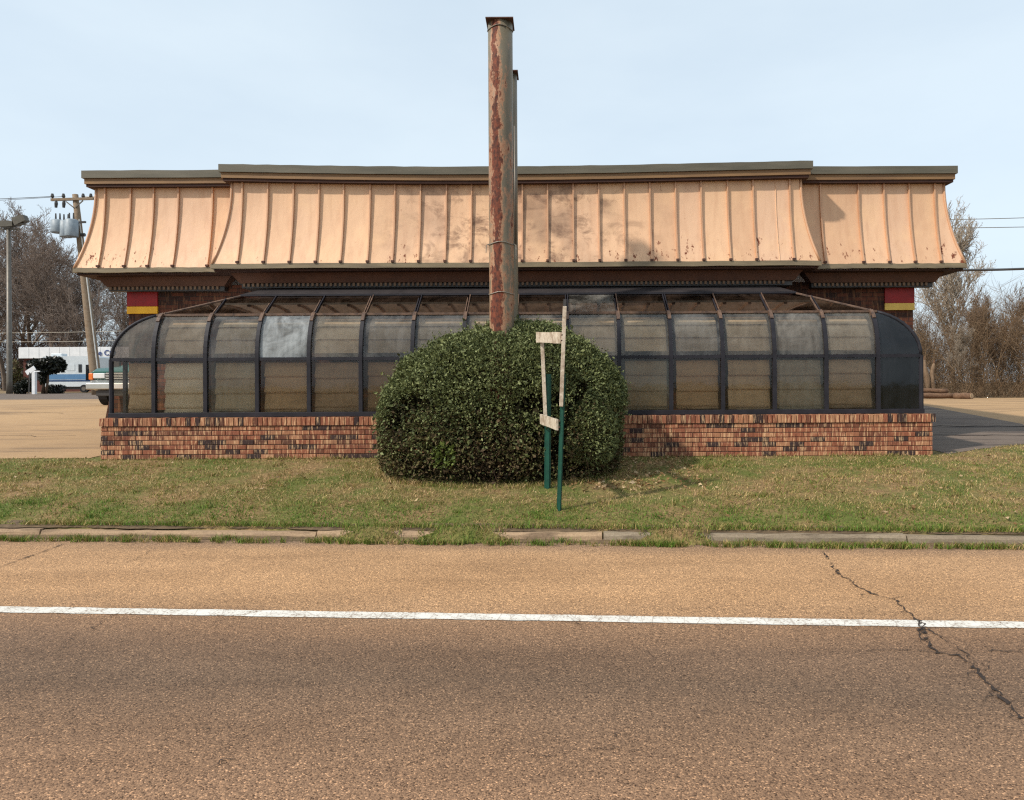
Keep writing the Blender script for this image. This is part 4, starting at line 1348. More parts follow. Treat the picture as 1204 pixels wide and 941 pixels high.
link_mesh('stems', segs_mesh('stems', P0, P1, R0, R1, 4), MT['stem'], shr)
# dense inner leaves against see-through, the shade of the hollows put into their colour
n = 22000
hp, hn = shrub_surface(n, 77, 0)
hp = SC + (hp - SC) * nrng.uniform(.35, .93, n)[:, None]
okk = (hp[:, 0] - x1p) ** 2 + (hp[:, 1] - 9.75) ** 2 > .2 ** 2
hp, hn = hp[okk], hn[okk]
link_mesh('inner_foliage', leaves_mesh('inner_foliage', hp, hn, .065, 78, 2.0), MT['leaf_hollow_shade'], shr)

# ================================================================= GRASS
def grass(n, seed):
    g = np.random.default_rng(seed)
    x = g.uniform(-8.6, 8.4, n)
    t = g.uniform(0, 1, n)
    y0 = (KB - x * st) / ct - .03
    ymax = np.where(x < -6.8, 11.02, np.where(x > 5.75, 10.95 + (x - 5.75) * .62, 10.845))
    y = y0 + (ymax - y0) * t
    tt = np.clip((y - y0 - .03) / (YW - y0 - .03), 0, 1)
    z = .12 + .42 * tt + .03 * np.sin(np.pi * tt)
    over = np.clip((y - YW) / 11.14, 0, 1) * .5
    return x, y, z + over
def blades(name, x, y, z, hmin, hmax, wd, seed, lean=.7):
    g = np.random.default_rng(seed)
    n = len(x)
    a = g.uniform(0, 6.28, n)
    h = g.uniform(hmin, hmax, n)
    ln_ = g.uniform(.1, lean, n) * h
    b = g.uniform(0, 6.28, n)
    p = np.stack([x, y, z], 1)
    s_ = np.stack([np.cos(a), np.sin(a), np.zeros(n)], 1) * (wd * g.uniform(.6, 1.3, n))[:, None]
    l_ = np.stack([np.cos(b) * ln_, np.sin(b) * ln_, h], 1)
    mid = p + l_ * .55 * np.array([.7, .7, 1.05])
    v = np.stack([p - s_, p + s_, mid + s_ * .7, mid - s_ * .7, p + l_], 1).reshape(-1, 3)
    i = np.arange(n) * 5
    f_ = np.concatenate([np.stack([i, i+1, i+2], 1), np.stack([i, i+2, i+3], 1), np.stack([i+3, i+2, i+4], 1)])
    return fast_mesh(name, v, f_)
x, y, z = grass(190000, 5)
pn = np.stack([x, y * 1.4, z * 0], 1)
dens = .52 + .6 * vnoise(pn, 2.2, 61) + .6 * vnoise(pn, 7.0, 63) + .4 * vnoise(pn, 17.0, 64)
dk = y * ct + x * st - KB
dens = np.where(dk < .9, dens + .25, dens)
# thin, trodden patch to the right of the shrub and under it
dens = dens - .5 * (np.hypot((x - .9) / 1.0, (y - 9.7) / .7) < 1) - .6 * (np.hypot((x + .7) / 1.5, (y - 9.9) / .75) < 1)
kp = nrng.uniform(0, 1, len(x)) < np.clip(dens, .05, 1)
x, y, z, dk = x[kp], y[kp], z[kp], dk[kp]
g = link_mesh('grass', blades('grass', x, y, z - .004, .012, .040, .0036, 65, 1.5), MT['blade'])
tag(stuff(g), 'short winter grass, green and straw coloured, on the verge', 'grass')
# ragged fringe over and along the kerb
X_, Y_, Z_ = [], [], []
def tuft(px, py, n, r_, zb):
    c = G(px, py, zb)
    for i in range(n):
        a, q = rng.uniform(0, 6.28), abs(rng.gauss(0, r_))
        X_.append(c.x + math.cos(a) * q * 1.6); Y_.append(c.y + math.sin(a) * q * .6); Z_.append(zb)
for px in range(-10, 1215, 3):
    ln_ = G(px, 640)
    xk = ln_.x
    inz = (392 < px < 470) or (488 < px < 596) or (752 < px < 838)
    for i in range(26 if inz else 12):
        xx = xk + rng.uniform(-.02, .02)
        dd = rng.uniform(7.42, 7.70) if inz else rng.uniform(7.61, 7.70)
        zz = .12 if dd > 7.57 else max(.004, .12 * (dd - 7.42) / .15)
        if dd < 7.5 and rng.random() < .55: continue
        X_.append(xx); Y_.append(ykerb(xx, dd)); Z_.append(zz)
for (px, py, n_) in [(150, 634, 160), (200, 635, 240), (268, 635, 160), (92, 634, 120), (385, 636, 200), (560, 637, 200), (505, 636, 260), (590, 638, 240), (660, 638, 80), (735, 641, 120), (770, 642, 140), (880, 641, 260), (915, 643, 240), (960, 644, 160), (985, 645, 120), (1033, 643, 160), (1082, 645, 60), (1168, 645, 260), (1060, 643, 60)]:
    tuft(px, py, n_, .07, .004)
for _ in range(190):
    px = rng.uniform(-5, 1210)
    tuft(px, 635.5 + px / 1204 * 10 + rng.uniform(-1, 1.2), rng.randrange(10, 60), rng.uniform(.015, .05), .004)
for _ in range(260):
    cx_ = rng.uniform(-7.6, 7.6); cy_ = rng.uniform(ykerb(cx_, KB) + .1, 10.75)
    for i in range(rng.randrange(15, 75)):
        a_, q_ = rng.uniform(0, 6.28), abs(rng.gauss(0, rng.choice((.04, .07, .11))))
        xx, yy = cx_ + math.cos(a_) * q_ * 1.4, cy_ + math.sin(a_) * q_
        if yy > 10.8 or yy < ykerb(xx, KB): continue
        X_.append(xx); Y_.append(yy); Z_.append(gz(xx, yy) - .005)
for _ in range(2600):
    a_ = rng.uniform(math.pi, 2 * math.pi)
    q_ = 1 + rng.gauss(0, .05)
    xx, yy = SC[0] + RX * .98 * math.cos(a_) * q_, SC[1] + RY * .98 * math.sin(a_) * q_
    X_.append(xx); Y_.append(yy); Z_.append(gz(xx, yy) - .005)
for _ in range(5200):
    xx = rng.uniform(kx0 - .05, kx1 + .05)
    if math.sin(xx * 3.1) + math.sin(xx * 7.7 + 1) + rng.uniform(-1, 1) < .2: continue
    X_.append(xx); Y_.append(YW - abs(rng.gauss(.02, .03)) - .012); Z_.append(.53)
g = link_mesh('kerb_grass', blades('kerb_grass', np.array(X_), np.array(Y_), np.array(Z_), .02, .075, .0036, 66, 1.2), MT['blade'])
tag(stuff(g), 'longer tufts of grass along the kerb and the foot of the brick wall', 'grass')
# dead leaves and bits lying in the grass
n = 900
x, y, z = grass(n, 91)
lp_ = np.stack([x, y, z + .03], 1)
nr_ = np.tile(np.array([[0., 0, 1]]), (n, 1))
tag(stuff(link_mesh('leaf_litter', leaves_mesh('leaf_litter', lp_, nrng.normal(0, 1, (n, 3)) * np.array([1, 1, .2]), .032, 92, .2), MT['deadleaf'])), 'dead leaves and scraps scattered over the grass', 'leaf litter')
xs_ = np.random.default_rng(5).uniform(.2, 1.9, 900); ys2 = np.random.default_rng(6).uniform(8.9, 10.8, 900)
zs_ = np.array([gz(a, b) for a, b in zip(xs_, ys2)])
tag(stuff(link_mesh('dry_litter', leaves_mesh('dry_litter', np.stack([xs_, ys2, zs_ + .02], 1), nrng.normal(0, 1, (900, 3)) * np.array([1, 1, .25]), .04, 93, .2), MT['deadleaf'])), 'brown dead leaves on the thin grass right of the shrub', 'leaf litter')

# ================================================================= BARE TREES
def grow_tree(seed, H, r0, nlev=4, spread=.75, first=.32, up=.10, kids=2):
    r = random.Random(seed)
    S = []
    def grow(p, d, L, rad, lv):
        n = [9, 6, 5, 3, 2][lv]
        for i in range(n):
            wob = [.07, .16, .2, .25, .3][lv]
            d = (d + Vector((r.gauss(0, wob), r.gauss(0, wob), r.gauss(0, wob) * .5 + up * (.5 if lv == 0 else 1)))).normalized()
            q = p + d * (L / n)
            ra = rad * (1 - .75 * i / n); rb_ = rad * (1 - .75 * (i + 1) / n)
            S.append((p, q, ra, rb_, lv))
            p = q
            if lv < nlev and (i + 1) / n > (first if lv == 0 else .15):
                for _ in range(kids if lv < 3 else r.choice((1, 2))):
                    o_ = d.orthogonal().normalized()
                    o_.rotate(Matrix.Rotation(r.uniform(0, 6.28), 3, d))
                    nd = (d + o_ * spread * r.uniform(.6, 1.4)).normalized()
                    ll = L * r.uniform(.36, .6) * (1 - .35 * i / n)
                    grow(q, nd, ll, max(rb_ * .62, .012), lv + 1)
    grow(Vector((0, 0, 0)), Vector((0, 0, 1)), H, r0, 0)
    return S
def tree_meshes(S, rmin=.010):
    def pick(lv_ok, k):
        s_ = [q for q in S if q[4] in lv_ok]
        return segs_mesh('t', [tuple(q[0]) for q in s_], [tuple(q[1]) for q in s_], np.maximum([q[2] for q in s_], rmin), np.maximum([q[3] for q in s_], rmin), k)
    return pick((0, 1), 7), pick((2, 3, 4), 3)
def add_tree(meshes, loc, sc, rz, mats, label, name='bare_tree', group=None, tilt=0.0):
    t = thing(name, loc, label, 'tree', group)
    t.rotation_euler = (0, tilt, rz)
    t.scale = (sc, sc, sc)
    for nm, me, mt in zip(('trunk', 'crown'), meshes, mats):
        o = bpy.data.objects.new(nm, me)
        C.objects.link(o); o.parent = t
        if len(me.materials) == 0: me.materials.append(None)
        o.material_slots[0].link = 'OBJECT'
        o.material_slots[0].material = mt
    return t
TALL = [tree_meshes(grow_tree(s_, 16, .30), .016) for s_ in (11, 12, 13)]
GREY = (MT['bark_grey'], MT['twig_grey'])
BRN = (MT['bark_brown'], MT['twig_brown'])
PALE = (MT['bark_grey'], MT['twig_pale'])
left = [(-28, 100, 1.25, 0, 'bare grey tree at the far left edge of the wood'),
        (6, 92, 1.18, 1, 'bare grey tree rising behind the twin-headed lamp post'),
        (34, 98, 1.32, 2, 'tallest bare tree between the lamp post and the utility pole'),
        (60, 88, 1.1, 0, 'bare tree over the white store sign, left of the utility pole'),
        (82, 104, 1.3, 1, 'bare tree directly behind the transformers on the utility pole'),
        (118, 90, 0.98, 2, 'bare dark tree seen under the roof corner right of the utility pole'),
        (142, 97, 0.95, 0, 'bare tree next to the red corner panel under the eave'),
        (20, 112, 1.25, 2, 'bare tree farthest back behind the lamp post'),
        (100, 112, 1.2, 1, 'bare tree farthest back behind the utility pole foot'),
        (168, 102, 1.0, 1, 'bare tree half hidden by the restaurant wall')]
for i, (px, D, sc, k, lb) in enumerate(left):
    x = (px - CX) / F * D
    add_tree(TALL[k], (x, D, prof(D) - .1), sc * .80, i * 1.7, GREY, lb, group='bare trees of the wood on the left')
def brush(name, n, region, hmin, hmax, rad, seed, label, mt, lean=.25, twigs=7):
    g = random.Random(seed)
    P0, P1, R0, R1 = [], [], [], []
    for i in range(n):
        x, y = region(g)
        z = prof(y) - .05
        h = g.uniform(hmin, hmax) * (1 if g.random() > .2 else 1.25)
        p = Vector((x, y, z)); d = Vector((g.gauss(0, lean), g.gauss(0, lean), 1)).normalized()
        r_ = rad * g.uniform(.6, 1.5)
        m_ = 4
        for k in range(m_):
            d = (d + Vector((g.gauss(0, .13), g.gauss(0, .13), 0))).normalized()
            q = p + d * h / m_
            P0.append(p); P1.append(q); R0.append(r_ * (1 - .2 * k)); R1.append(r_ * (1 - .2 * (k + 1)))
            for t_ in range(twigs):
                s0 = p.lerp(q, g.random())
                dd = (d * .7 + Vector((g.gauss(0, .6), g.gauss(0, .6), g.gauss(.1, .35)))).normalized()
                L = h * g.uniform(.06, .22)
                e_ = s0 + dd * L
                P0.append(s0); P1.append(e_); R0.append(r_ * .45); R1.append(r_ * .25)
                e2 = e_ + (dd + Vector((g.gauss(0, .5), g.gauss(0, .5), g.gauss(.1, .4)))).normalized() * L * .6
                P0.append(e_); P1.append(e2); R0.append(r_ * .28); R1.append(r_ * .16)
            p = q
    me = segs_mesh(name, P0, P1, R0, R1, 3)
    return tag(stuff(link_mesh(name, me, mt)), label, 'brush')
brush('wood_understory', 650, lambda g: ((g.uniform(-60, 250) - CX) / F * 104 , g.uniform(98, 118)), 4.5, 9.0, .045, 3, 'dark tangled understory of the wood behind the store', MT['brush_dark'], .22, 8)
# thicket on the right
brush('thicket', 620, lambda g: (g.uniform(12.6, 23.5), g.uniform(27.2, 36)), 2.2, 4.0, .011, 4, 'dense brown leafless thicket behind the side lot', MT['brush'], .22, 9)
brush('thicket_edge', 420, lambda g: (g.uniform(11.5, 22.5), g.uniform(26.4, 28.0)), .5, 1.5, .007, 14, 'low dry scrub along the edge of the side lot', MT['brush'], .6, 6)
SAP = [tree_meshes(grow_tree(s_, 6.2, .075, 4, .6, .25, .16), .0055) for s_ in (21, 22, 23)]
sap = [(1122, 33, 1.25, 0, PALE, 'tall pale bare tree standing clear above the thicket by the roof end', 0),
       (1152, 31, .95, 1, BRN, 'bare brown tree in the middle of the thicket', 0),
       (1174, 29.5, .88, 2, BRN, 'dark multi-branched bare tree under the thick cable', .05),
       (1199, 32, 1.0, 0, BRN, 'bare brown tree at the right edge of the thicket', 0),
       (1126, 28.2, .62, 1, PALE, 'thin leaning pale sapling at the edge of the side lot', -.12),
       (1098, 34, .72, 2, BRN, 'bare tree next to the restaurant wall behind the broken trunk', 0),
       (1214, 28.5, .9, 2, BRN, 'bare tree cut by the right picture edge', 0)]
for i, (px, D, sc, k, mt, lb, tl) in enumerate(sap):
    x = (px - CX) / F * D
    add_tree(SAP[k], (x, D, prof(D) - .05), sc * (.74 if i == 0 else .52), i * 2.1, mt, lb, 'bare_tree', 'bare trees in the thicket', tl)
# broken trunk and log pile
bt = P(1093, 468, 27.0)
t = thing('tree_stump', (bt.x, 27.0, prof(27)), 'two weathered broken tree trunks beside the sunroom end', 'stump')
for dx_, hgt_, r_ in ((-.13, 1.50, .105), (.12, 1.36, .085)):
    pts = [(bt.x + dx_ + .05 * math.sin(k * .9 + dx_ * 9) + dx_ * .12 * k / 7, 27.0 + .04 * math.cos(k), prof(27) - .1 + k * hgt_ / 7) for k in range(8)]
    MB().tube(pts, [r_ * q for q in (1.5, 1.15, 1.0, .95, .97, .9, .85, .5)], 11).build('trunk', MT['bark_stump'], t, smooth=True)
    q = Vector(pts[-1])
    for a_ in (-.5, .2, .7):
        MB().tube([q - Vector((0, 0, .05)), q + Vector((a_ * .06, 0, .10 + .08 * abs(a_)))], [r_ * .4, r_ * .08], 5).build('splinter', MT['log'], t)
def log(a, b, r_, label, n=12):
    a, b = Vector(a), Vector(b)
    t = thing('log', ((a.x + b.x) / 2, a.y, min(a.z, b.z) - r_), label, 'log', 'logs in the pile by the side lot')
    pts = [a.lerp(b, k / 6) + Vector((0, 0, rng.uniform(-.012, .012))) for k in range(7)]
    MB().tube(pts, [r_ * rng.uniform(.9, 1.08) for _ in pts], n).build('bark', MT['log'], t, smooth=True)
    d = (b - a).normalized()
    for e_, s_ in ((a, -1), (b, 1)):
        MB().tube([e_ + d * s_ * .001, e_ + d * s_ * .008], r_ * .9, n).build('cut_end', MT['log_end'], t)
zg = prof(25.8)
log((12.55, 25.8, zg + .11), (13.95, 25.7, zg + .11), .10, 'dark log lying lowest in the pile beside the driveway')
log((12.5, 26.05, zg + .12), (13.7, 26.1, zg + .12), .11, 'log at the back of the pile')
log((12.6, 25.93, zg + .31), (13.75, 25.8, zg + .26), .085, 'brown log resting on top of the pile')
log((13.85, 25.5, zg + .10), (14.15, 25.0, zg + .10), .11, 'short log with its pale cut end towards the road')

# ================================================================= STREET FURNITURE ON THE LEFT
# twin-headed lamp post
D = 60.0
lx = (11.2 - CX) / F * D
zb = prof(D)
zt = P(10, 270, D).z
lp = thing('lamp_post', (lx, D, zb), 'tall grey lamp post with two floodlight heads at the left edge', 'lamp post')
MB().tube([(lx, D, zb), (lx, D, zb + 1), (lx, D, zt)], [.24, .21, .15], 12).build('pole', MT['steel'], lp, smooth=True)
MB().box(lx - .8, lx + .9, D - .06, D + .06, zt - .05, zt + .07).build('bracket', MT['lamp'], lp)
def head(cx, cz, w_, h, rot, nm='lamp_head'):
    c, s_ = math.cos(rot), math.sin(rot)
    pr = [(-w_/2, -h/2), (w_/2, -h/2 * .8), (w_/2, h/2 * .8), (w_/2 * .4, h/2), (-w_/2, h/2)]
    q = [(cx + a * c - b * s_, cz + a * s_ + b * c) for a, b in pr]
    mb = MB(); n_ = len(q)
    mb.add([(a, D - .28, b) for a, b in q] + [(a, D + .28, b) for a, b in q], [tuple(range(n_))] + [tuple(range(2*n_ - 1, n_ - 1, -1))] + [(k, k + n_, (k + 1) % n_ + n_, (k + 1) % n_) for k in range(n_)])
    o = mb.build(nm, MT['lamp'], lp)
    MB().box(cx - w_ * .3, cx + w_ * .3, D - .2, D + .2, cz - h/2 - .06, cz - h/2 + .02).build('lens', MT['steel'], o)
head(lx - .05, zt + .42, 1.05, .50, 0)
head(lx + .98, zt + .74, .95, .62, R(22))

# leaning utility pole with transformers
D = 50.0
up_ = thing('utility_pole', (P(118, 462, D).x, D, prof(D)), 'leaning wooden utility pole with crossarm and grey transformers', 'utility pole')
foot, top = P(115, 463, D), P(88.5, 229, D)
foot.z = prof(D) - .1
pts = [foot.lerp(top, k / 8) for k in range(9)]
MB().tube(pts, [.36 - .022 * k for k in range(9)], 12).build('pole', MT['polewood'], up_, smooth=True)
a, b = P(62.5, 236, D), P(112, 234.5, D)
MB().bar(a + Vector((0, -.2, 0)), b + Vector((0, -.2, 0)), .14, .17).build('crossarm', MT['polewood'], up_)
for (pa, pb) in (((80, 238), (89, 245)), ((100, 237), (91, 245))):
    MB().bar(P(*pa, D) + Vector((0, -.22, 0)), P(*pb, D) + Vector((0, -.22, 0)), .06, .06).build('brace', MT['steel'], up_)
for px in (64, 77, 100, 109):
    q = P(px, 234, D) + Vector((0, -.2, 0))
    MB().tube([q, q + Vector((0, 0, .1)), q + Vector((0, 0, .3))], [.05, .12, .07], 8).build('insulator', MT['dark_metal'], up_)
for px in (69, 78):
    q = P(px, 237, D) + Vector((0, -.25, 0))
    MB().tube([q, q - Vector((0, 0, .2)), q - Vector((.02, 0, .48))], [.07, .11, .08], 8).build('cutout', MT['dark_metal'], up_)
for px, py0, py1, r_ in ((74.5, 262, 276, .42), (84, 263, 281, .38), (92, 262, 281, .40)):
    q0, q1 = P(px, py1, D), P(px, py0, D)
    off = Vector((0, -.55 if px < 90 else -.7, 0))
    tr = MB()
    tr.tube([q0 + off, q0 + off + Vector((0, 0, .04)), q1 + off, q1 + off + Vector((0, 0, .06))], [r_ * .96, r_, r_, r_ * .8], 18)
    o = tr.build('transformer', MT['grey_can'], up_, smooth=True)
    for s_ in (-.14, .14):
        MB().tube([q1 + off + Vector((s_, 0, .05)), q1 + off + Vector((s_, 0, .5))], [.06, .04], 8).build('bushing', MT['dark_metal'], o)
MB().bar(P(80, 263, D) + Vector((0, -.2, 0)), P(103, 262, D) + Vector((0, -.2, 0)), .12, .12).build('mounting_arm', MT['dark_metal'], up_)
MB().tube([P(98, 277, D) + Vector((0, -.2, 0)), P(102, 277, D) + Vector((0, -.2, 0))], .12, 8).build('bracket', MT['dark_metal'], up_)
MB().tube([pts[1] + Vector((.32, -.2, 0)), pts[5] + Vector((.26, -.2, 0)), pts[7] + Vector((.2, -.2, 0))], .04, 6).build('riser_conduit', MT['conduit'], up_)

# wires
def wire(a, b, sagm, r_, label, name='power_line', m='dark_metal'):
    a, b = Vector(a), Vector(b)
    pts = [a.lerp(b, k / 24) - Vector((0, 0, sagm * 4 * (k / 24) * (1 - k / 24))) for k in range(25)]
    return tag(MB().tube(pts, r_, 5).build(name, MT[m]), label, 'cable')
ca = P(64, 232, D) + Vector((0, -.2, 0)); cb = P(109, 232, D) + Vector((0, -.2, 0)); cc = P(77, 232, D) + Vector((0, -.2, 0))
wire(ca, P(-260, 232, 62), .3, .022, 'upper power line running left from the utility pole crossarm')
wire(cc, P(-260, 238, 64), .3, .016, 'lower power line running left from the utility pole crossarm')
wire(cb, P(1330, 252, 48), 1.0, .024, 'upper thin power line right of the roof', m='wire')
wire(P(100, 232, D) + Vector((0, -.2, 0)), P(1330, 264, 48), 1.0, .024, 'lower thin power line right of the roof', m='wire')
wire((7.2, 16.0, P(1136, 308, 13.6).z + .25), P(1330, 306, 20), .12, .03, 'thick black service cable running right from the eave')
wire(P(-80, 392, 80), P(300, 384, 80), .2, .014, 'upper of two thin cables crossing the wood above the store', m='wire')
wire(P(-80, 402, 80), P(300, 396, 80), .2, .014, 'lower of two thin cables crossing the wood above the store', m='wire')

# store with white fascia
D = 76.0
sa, sb = P(22, 421, D), P(190, 421, D)
zt, zb = P(22, 408.5, D).z, P(22, 421.5, D).z
stn = thing('store_building', ((sa.x + sb.x) / 2, D, prof(D)), 'low red brick store with long white fascia behind the camper', 'store')
MB().box(sa.x + .2, sb.x, D + .4, D + 9, prof(D) - .3, zb + .6).build('wall', MT['store_wall'], stn)
MB().box(sa.x - .1, sb.x + .1, D + .12, D + 9.2, zb, zt - .05).build('roof', MT['white'], stn)
n = 14
for k in range(n):
    xa = sa.x + (sb.x - sa.x) * k / n; xb = sa.x + (sb.x - sa.x) * (k + 1) / n
    MB().box(xa + .02, xb - .02, D, D + .1, zb, zt).build('fascia_panel', MT['white'], stn)
def text_mesh(txt, size, loc, m, name, parent):
    cu = bpy.data.curves.new(name, 'FONT')
    cu.body = txt; cu.size = size; cu.extrude = .01
    cu.offset = .012 * size
    to = bpy.data.objects.new(name + '_t', cu)
    C.objects.link(to)
    dg = bpy.context.evaluated_depsgraph_get()
    me = bpy.data.meshes.new_from_object(to.evaluated_get(dg))
    bpy.data.objects.remove(to)
    me.transform(Matrix.Translation(loc) @ Matrix.Rotation(R(90), 4, 'X'))
    me.materials.clear()
    return link_mesh(name, me, m, parent)
text_mesh('e CO', .78, P(115.5, 418, D - .05), MT['blue_text'], 'lettering', stn)
for px in (40, 60, 84):
    q = P(px, 440, D)
    MB().box(q.x - .8, q.x + .8, D + .34, D + .398, zb - 2.2, zb - .6).build('window', MT['window_dark'], stn)

# camper
D = 66.0
k_ = D / F
rx0, rx1 = P(46, 460, D).x, P(112, 460, D).x
zg = prof(D)
zt = P(80, 419, D).z
rv = thing('camper', ((rx0 + rx1) / 2, D + 1.2, zg), 'white camper with blue stripes parked behind the dark tree', 'camper')
mb = MB()
z1 = zg + .55
sec = [(rx0 + .5, z1), (rx1, z1), (rx1, zt - .12), (rx1 - .12, zt), (rx0 + .4, zt), (rx0, zt - .5), (rx0 - .05, z1 + 1.3), (rx0 + .2, z1 + .2)]
n_ = len(sec)
mb.add([(a, D, b) for a, b in sec] + [(a, D + 2.4, b) for a, b in sec], [tuple(range(n_)), tuple(range(2*n_-1, n_-1, -1))] + [(k, k + n_, (k+1) % n_ + n_, (k+1) % n_) for k in range(n_)])
body = mb.build('body', MT['rv_white'], rv)
def rvbox(pxa, pxb, pya, pyb, nm, m, th=.02, par=None):
    a, b = P(pxa, pyb, D), P(pxb, pya, D)
    return MB().box(a.x, b.x, D - th, D - .002, a.z, b.z).build(nm, m, par or rv)
rvbox(48, 111, 440, 446.5, 'light_stripe', MT['rv_blue'], .012)
rvbox(48, 111, 446.7, 449, 'dark_stripe', MT['rv_navy'], .014)
w1 = rvbox(92.5, 96.2, 428.5, 438, 'window', MT['window_dark'], .03)
rvbox(101, 105.5, 429, 447.5, 'door', MT['window_dark'], .02)
rvbox(78, 88, 428.5, 436, 'window', MT['rv_white'], .025)
rvbox(104, 111.8, 424, 439.8, 'blue_flash', MT['rv_blue'], .010)
for px in (58, 99):
    q = P(px, 459, D)
    wz = zg + .36
    o = MB().tube([(q.x, D - .06, wz), (q.x, D + .25, wz)], .36, 20).build('wheel', MT['tyre'], rv)
    MB().tube([(q.x, D - .085, wz), (q.x, D - .062, wz)], .19, 14).build('hubcap', MT['steel'], o)
ac = P(60, 419, D)
MB().box(ac.x - .5, ac.x + .5, D + .7, D + 1.5, zt, zt + .28).build('roof_unit', MT['rv_white'], rv, bevel=.05)
MB().box(rx0 + .8, rx1 - .1, D + .2, D + 2.2, zg + .3, z1).build('chassis', MT['dark_metal'], rv)

# dark evergreen tree, low shrubs, white post in front of the camper
D = 58.0
def clump_tree(px, D, blobs, label, name, cat, mt, trunk=None, n=2600, size=.22, seed=1):
    x = (px - CX) / F * D
    t = thing(name, (x, D, prof(D)), label, cat)
    V, Nn = [], []
    g = np.random.default_rng(seed)
    for (pxc, pyc, rx_, rz_) in blobs:
        c = P(pxc, pyc, D)
        m_ = int(n * rx_ * rz_)
        q = g.normal(0, 1, (m_, 3)); q /= np.linalg.norm(q, axis=1, keepdims=True)
        V.append(np.array(c) + q * np.array([rx_, min(rx_, 1.2), rz_]) * (g.uniform(.2, 1.1, m_) ** .5)[:, None]); Nn.append(q)
    V = np.concatenate(V); Nn = np.concatenate(Nn)
    V[:, 2] = np.maximum(V[:, 2], prof(D) + .05)
    link_mesh('crown', leaves_mesh('crown', V, Nn, size, seed + 3), mt, t)
    if trunk:
        mb = MB()
        for (a, b, r_) in trunk:
            mb.tube([P(*a, D), P(*a, D).lerp(P(*b, D), .5) + Vector((.05, 0, 0)), P(*b, D)], [r_, r_ * .85, r_ * .7], 8)
        mb.build('trunk', MT['bark_brown'], t, smooth=True)
    return t
clump_tree(52, D, [(50, 429, .9, .45), (62, 426, .8, .42), (69, 430, .55, .5), (43, 427, .6, .3), (56, 436, .7, .3), (38, 432, .45, .25), (51, 444, .28, .6)], 'dark evergreen tree with flat crown in front of the camper', 'evergreen_tree', 'tree', MT['leaf_dark'], [((50.5, 463), (51, 432), .13), ((54, 463), (57, 434), .10), ((52, 446), (64, 430), .07)], seed=2)
clump_tree(66, 59, [(66, 458, .7, .42), (60, 459, .5, .32)], 'low green bush under the camper front', 'low_bush', 'bush', MT['leaf_dark'], None, 1800, .16, 6)
clump_tree(29, 57, [(27, 456, .6, .5), (33, 453, .5, .55), (24, 459, .5, .3)], 'dark low bush left of the white post', 'low_bush', 'bush', MT['leaf_dark'], None, 1800, .16, 7)
clump_tree(17, 61, [(17, 440, .55, 1.2), (20, 450, .7, .9)], 'reddish leafless shrub right of the lamp post foot', 'red_shrub', 'bush', MT['leaf_dry'], [((17, 463), (17, 432), .05), ((20, 463), (22, 440), .05)], 700, .2, 8)
D = 56.0
q = P(40.5, 463, D)
wp = thing('white_post', (q.x, D, prof(D)), 'plain white post with short arm before the dark tree', 'post')
zt = P(40.5, 437.5, D).z
MB().box(q.x - .12, q.x + .12, D - .12, D + .12, prof(D) - .1, zt).build('post', MT['white'], wp, bevel=.01)
MB().box(q.x - .06, q.x + .42, D - .05, D + .05, zt + .001, zt + .09).build('arm', MT['white'], wp)
D = 55.0
a, b = P(31, 439, D), P(41, 432.5, D)
ms = thing('tilted_sign', ((a.x + b.x) / 2, D, prof(D)), 'small tilted white sign board beside the white post', 'sign')
mb = MB(); mb.bar(a, b, .05, .34, up=(0, 0, 1)); mb.build('board', MT['white'], ms)
MB().bar(P(34, 463, D), P(35, 438, D), .06, .06, up=(0, 1, 0)).build('stake', MT['dark_metal'], ms)

# pickup truck facing the road
D = 22.5
tx0 = P(101.5, 460, D).x
zg = prof(D)
W_ = 1.98
tk = thing('pickup_truck', (tx0 + W_ / 2, D + 2.5, zg), 'teal and silver pickup truck facing the road beside the sunroom', 'truck')
cx = tx0 + W_ / 2
def tb(x0, x1, y0, y1, z0, z1, nm, m, par=None, bev=.02):
    return MB().box(cx + x0, cx + x1, D + y0, D + y1, zg + z0, zg + z1).build(nm, m, par or tk, bevel=bev)
def loft(nm, secs, m, par=None, smooth=False):
    """secs: list of (y, [(x,z)...]) rings"""
    rws = [[(cx + x, D + y, zg + z) for x, z in pr] for y, pr in secs]
    return MB().sweep(rws, lambda i: rws[i]).build(nm, m, par or tk, smooth=smooth, bevel=.02)
hw = W_ / 2
ring = lambda w_, z0_, z1_, c=.06: [(-w_ + c, z0_), (w_ - c, z0_), (w_, z0_ + c), (w_, z1_ - c), (w_ - c * 1.5, z1_), (-w_ + c * 1.5, z1_), (-w_, z1_ - c), (-w_, z0_ + c)]
loft('lower_body', [(.10, ring(hw - .05, .50, .80)), (.4, ring(hw, .46, .82)), (5.0, ring(hw, .46, .82)), (5.3, ring(hw - .03, .5, .82))], MT['truck_silver'])
loft('hood', [(.10, ring(hw - .07, .805, 1.06)), (.35, ring(hw - .02, .825, 1.15)), (1.5, ring(hw - .02, .825, 1.24))], MT['truck_green'])
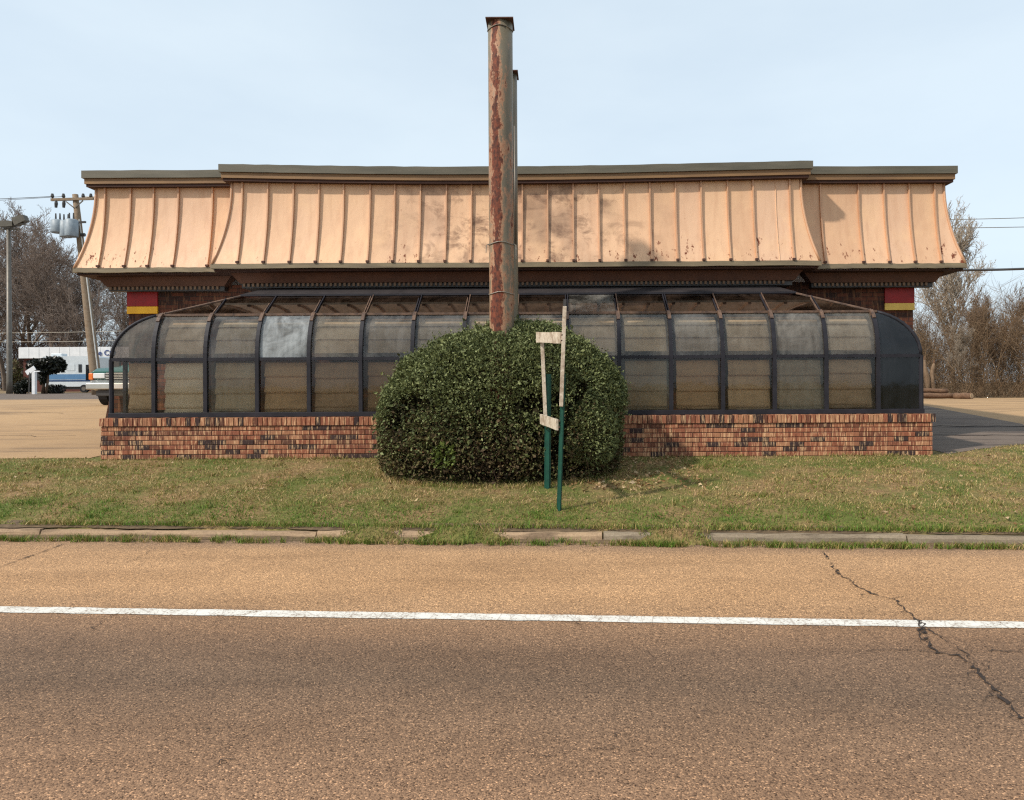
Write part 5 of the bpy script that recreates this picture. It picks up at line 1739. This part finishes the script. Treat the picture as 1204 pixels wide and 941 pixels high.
loft('cab', [(1.502, ring(hw - .03, .825, 1.24)), (1.7, ring(hw - .06, .825, 1.30)), (2.25, ring(hw - .22, .825, 1.82)), (3.4, ring(hw - .22, .825, 1.84)), (3.6, ring(hw - .12, .825, 1.3))], MT['truck_green'])
MB().hexa([(cx - .74, D + 1.66, zg + 1.33), (cx + .74, D + 1.66, zg + 1.33), (cx + .72, D + 1.70, zg + 1.33), (cx - .72, D + 1.70, zg + 1.33), (cx - .62, D + 2.16, zg + 1.76), (cx + .62, D + 2.16, zg + 1.76), (cx + .6, D + 2.22, zg + 1.76), (cx - .6, D + 2.22, zg + 1.76)]).build('windshield', MT['window_dark'], tk)
loft('bed', [(3.62, ring(hw - .01, .825, 1.22)), (5.25, ring(hw - .01, .825, 1.22))], MT['truck_green'])
gr = tb(-.42, .42, .02, .095, .80, 1.02, 'grille', MT['dark_metal'])
for k in range(4):
    tb(-.41, .41, .005, .018, .82 + k * .05, .84 + k * .05, 'grille_bar', MT['chrome'], gr, .004)
for sg in (-1, 1):
    tb(min(sg * .44, sg * .80), max(sg * .44, sg * .80), .02, .098, .84, 1.0, 'headlight', MT['headlight'])
    tb(min(sg * .82, sg * .95), max(sg * .82, sg * .95), .04, .30, .80, 1.0, 'turn_signal', MT['amber'])
    tb(min(sg * 1.0, sg * 1.2), max(sg * 1.0, sg * 1.2), 1.75, 1.85, 1.22, 1.42, 'mirror', MT['dark_metal'])
tb(-hw + .02, hw - .02, -.08, .09, .50, .70, 'bumper', MT['chrome'], None, .03)
tb(-.7, .7, .0, .2, .30, .48, 'air_dam', MT['dark_metal'])
tb(-.25, .25, -.095, -.082, .53, .67, 'number_plate', MT['white'], None, .003)
for y_ in (.95, 4.3):
    for sg in (-1, 1):
        a, b = cx + sg * (hw - .26), cx + sg * (hw + .01)
        o = MB().tube([(a, D + y_, zg + .37), (b, D + y_, zg + .37)], .37, 22).build('wheel', MT['tyre'], tk)
        MB().tube([(b, D + y_, zg + .37), (b + sg * .015, D + y_, zg + .37)], .22, 16).build('rim', MT['chrome'], o)
tb(-.7, .7, .5, 5.0, .34, .455, 'chassis', MT['dark_metal'], None, 0)
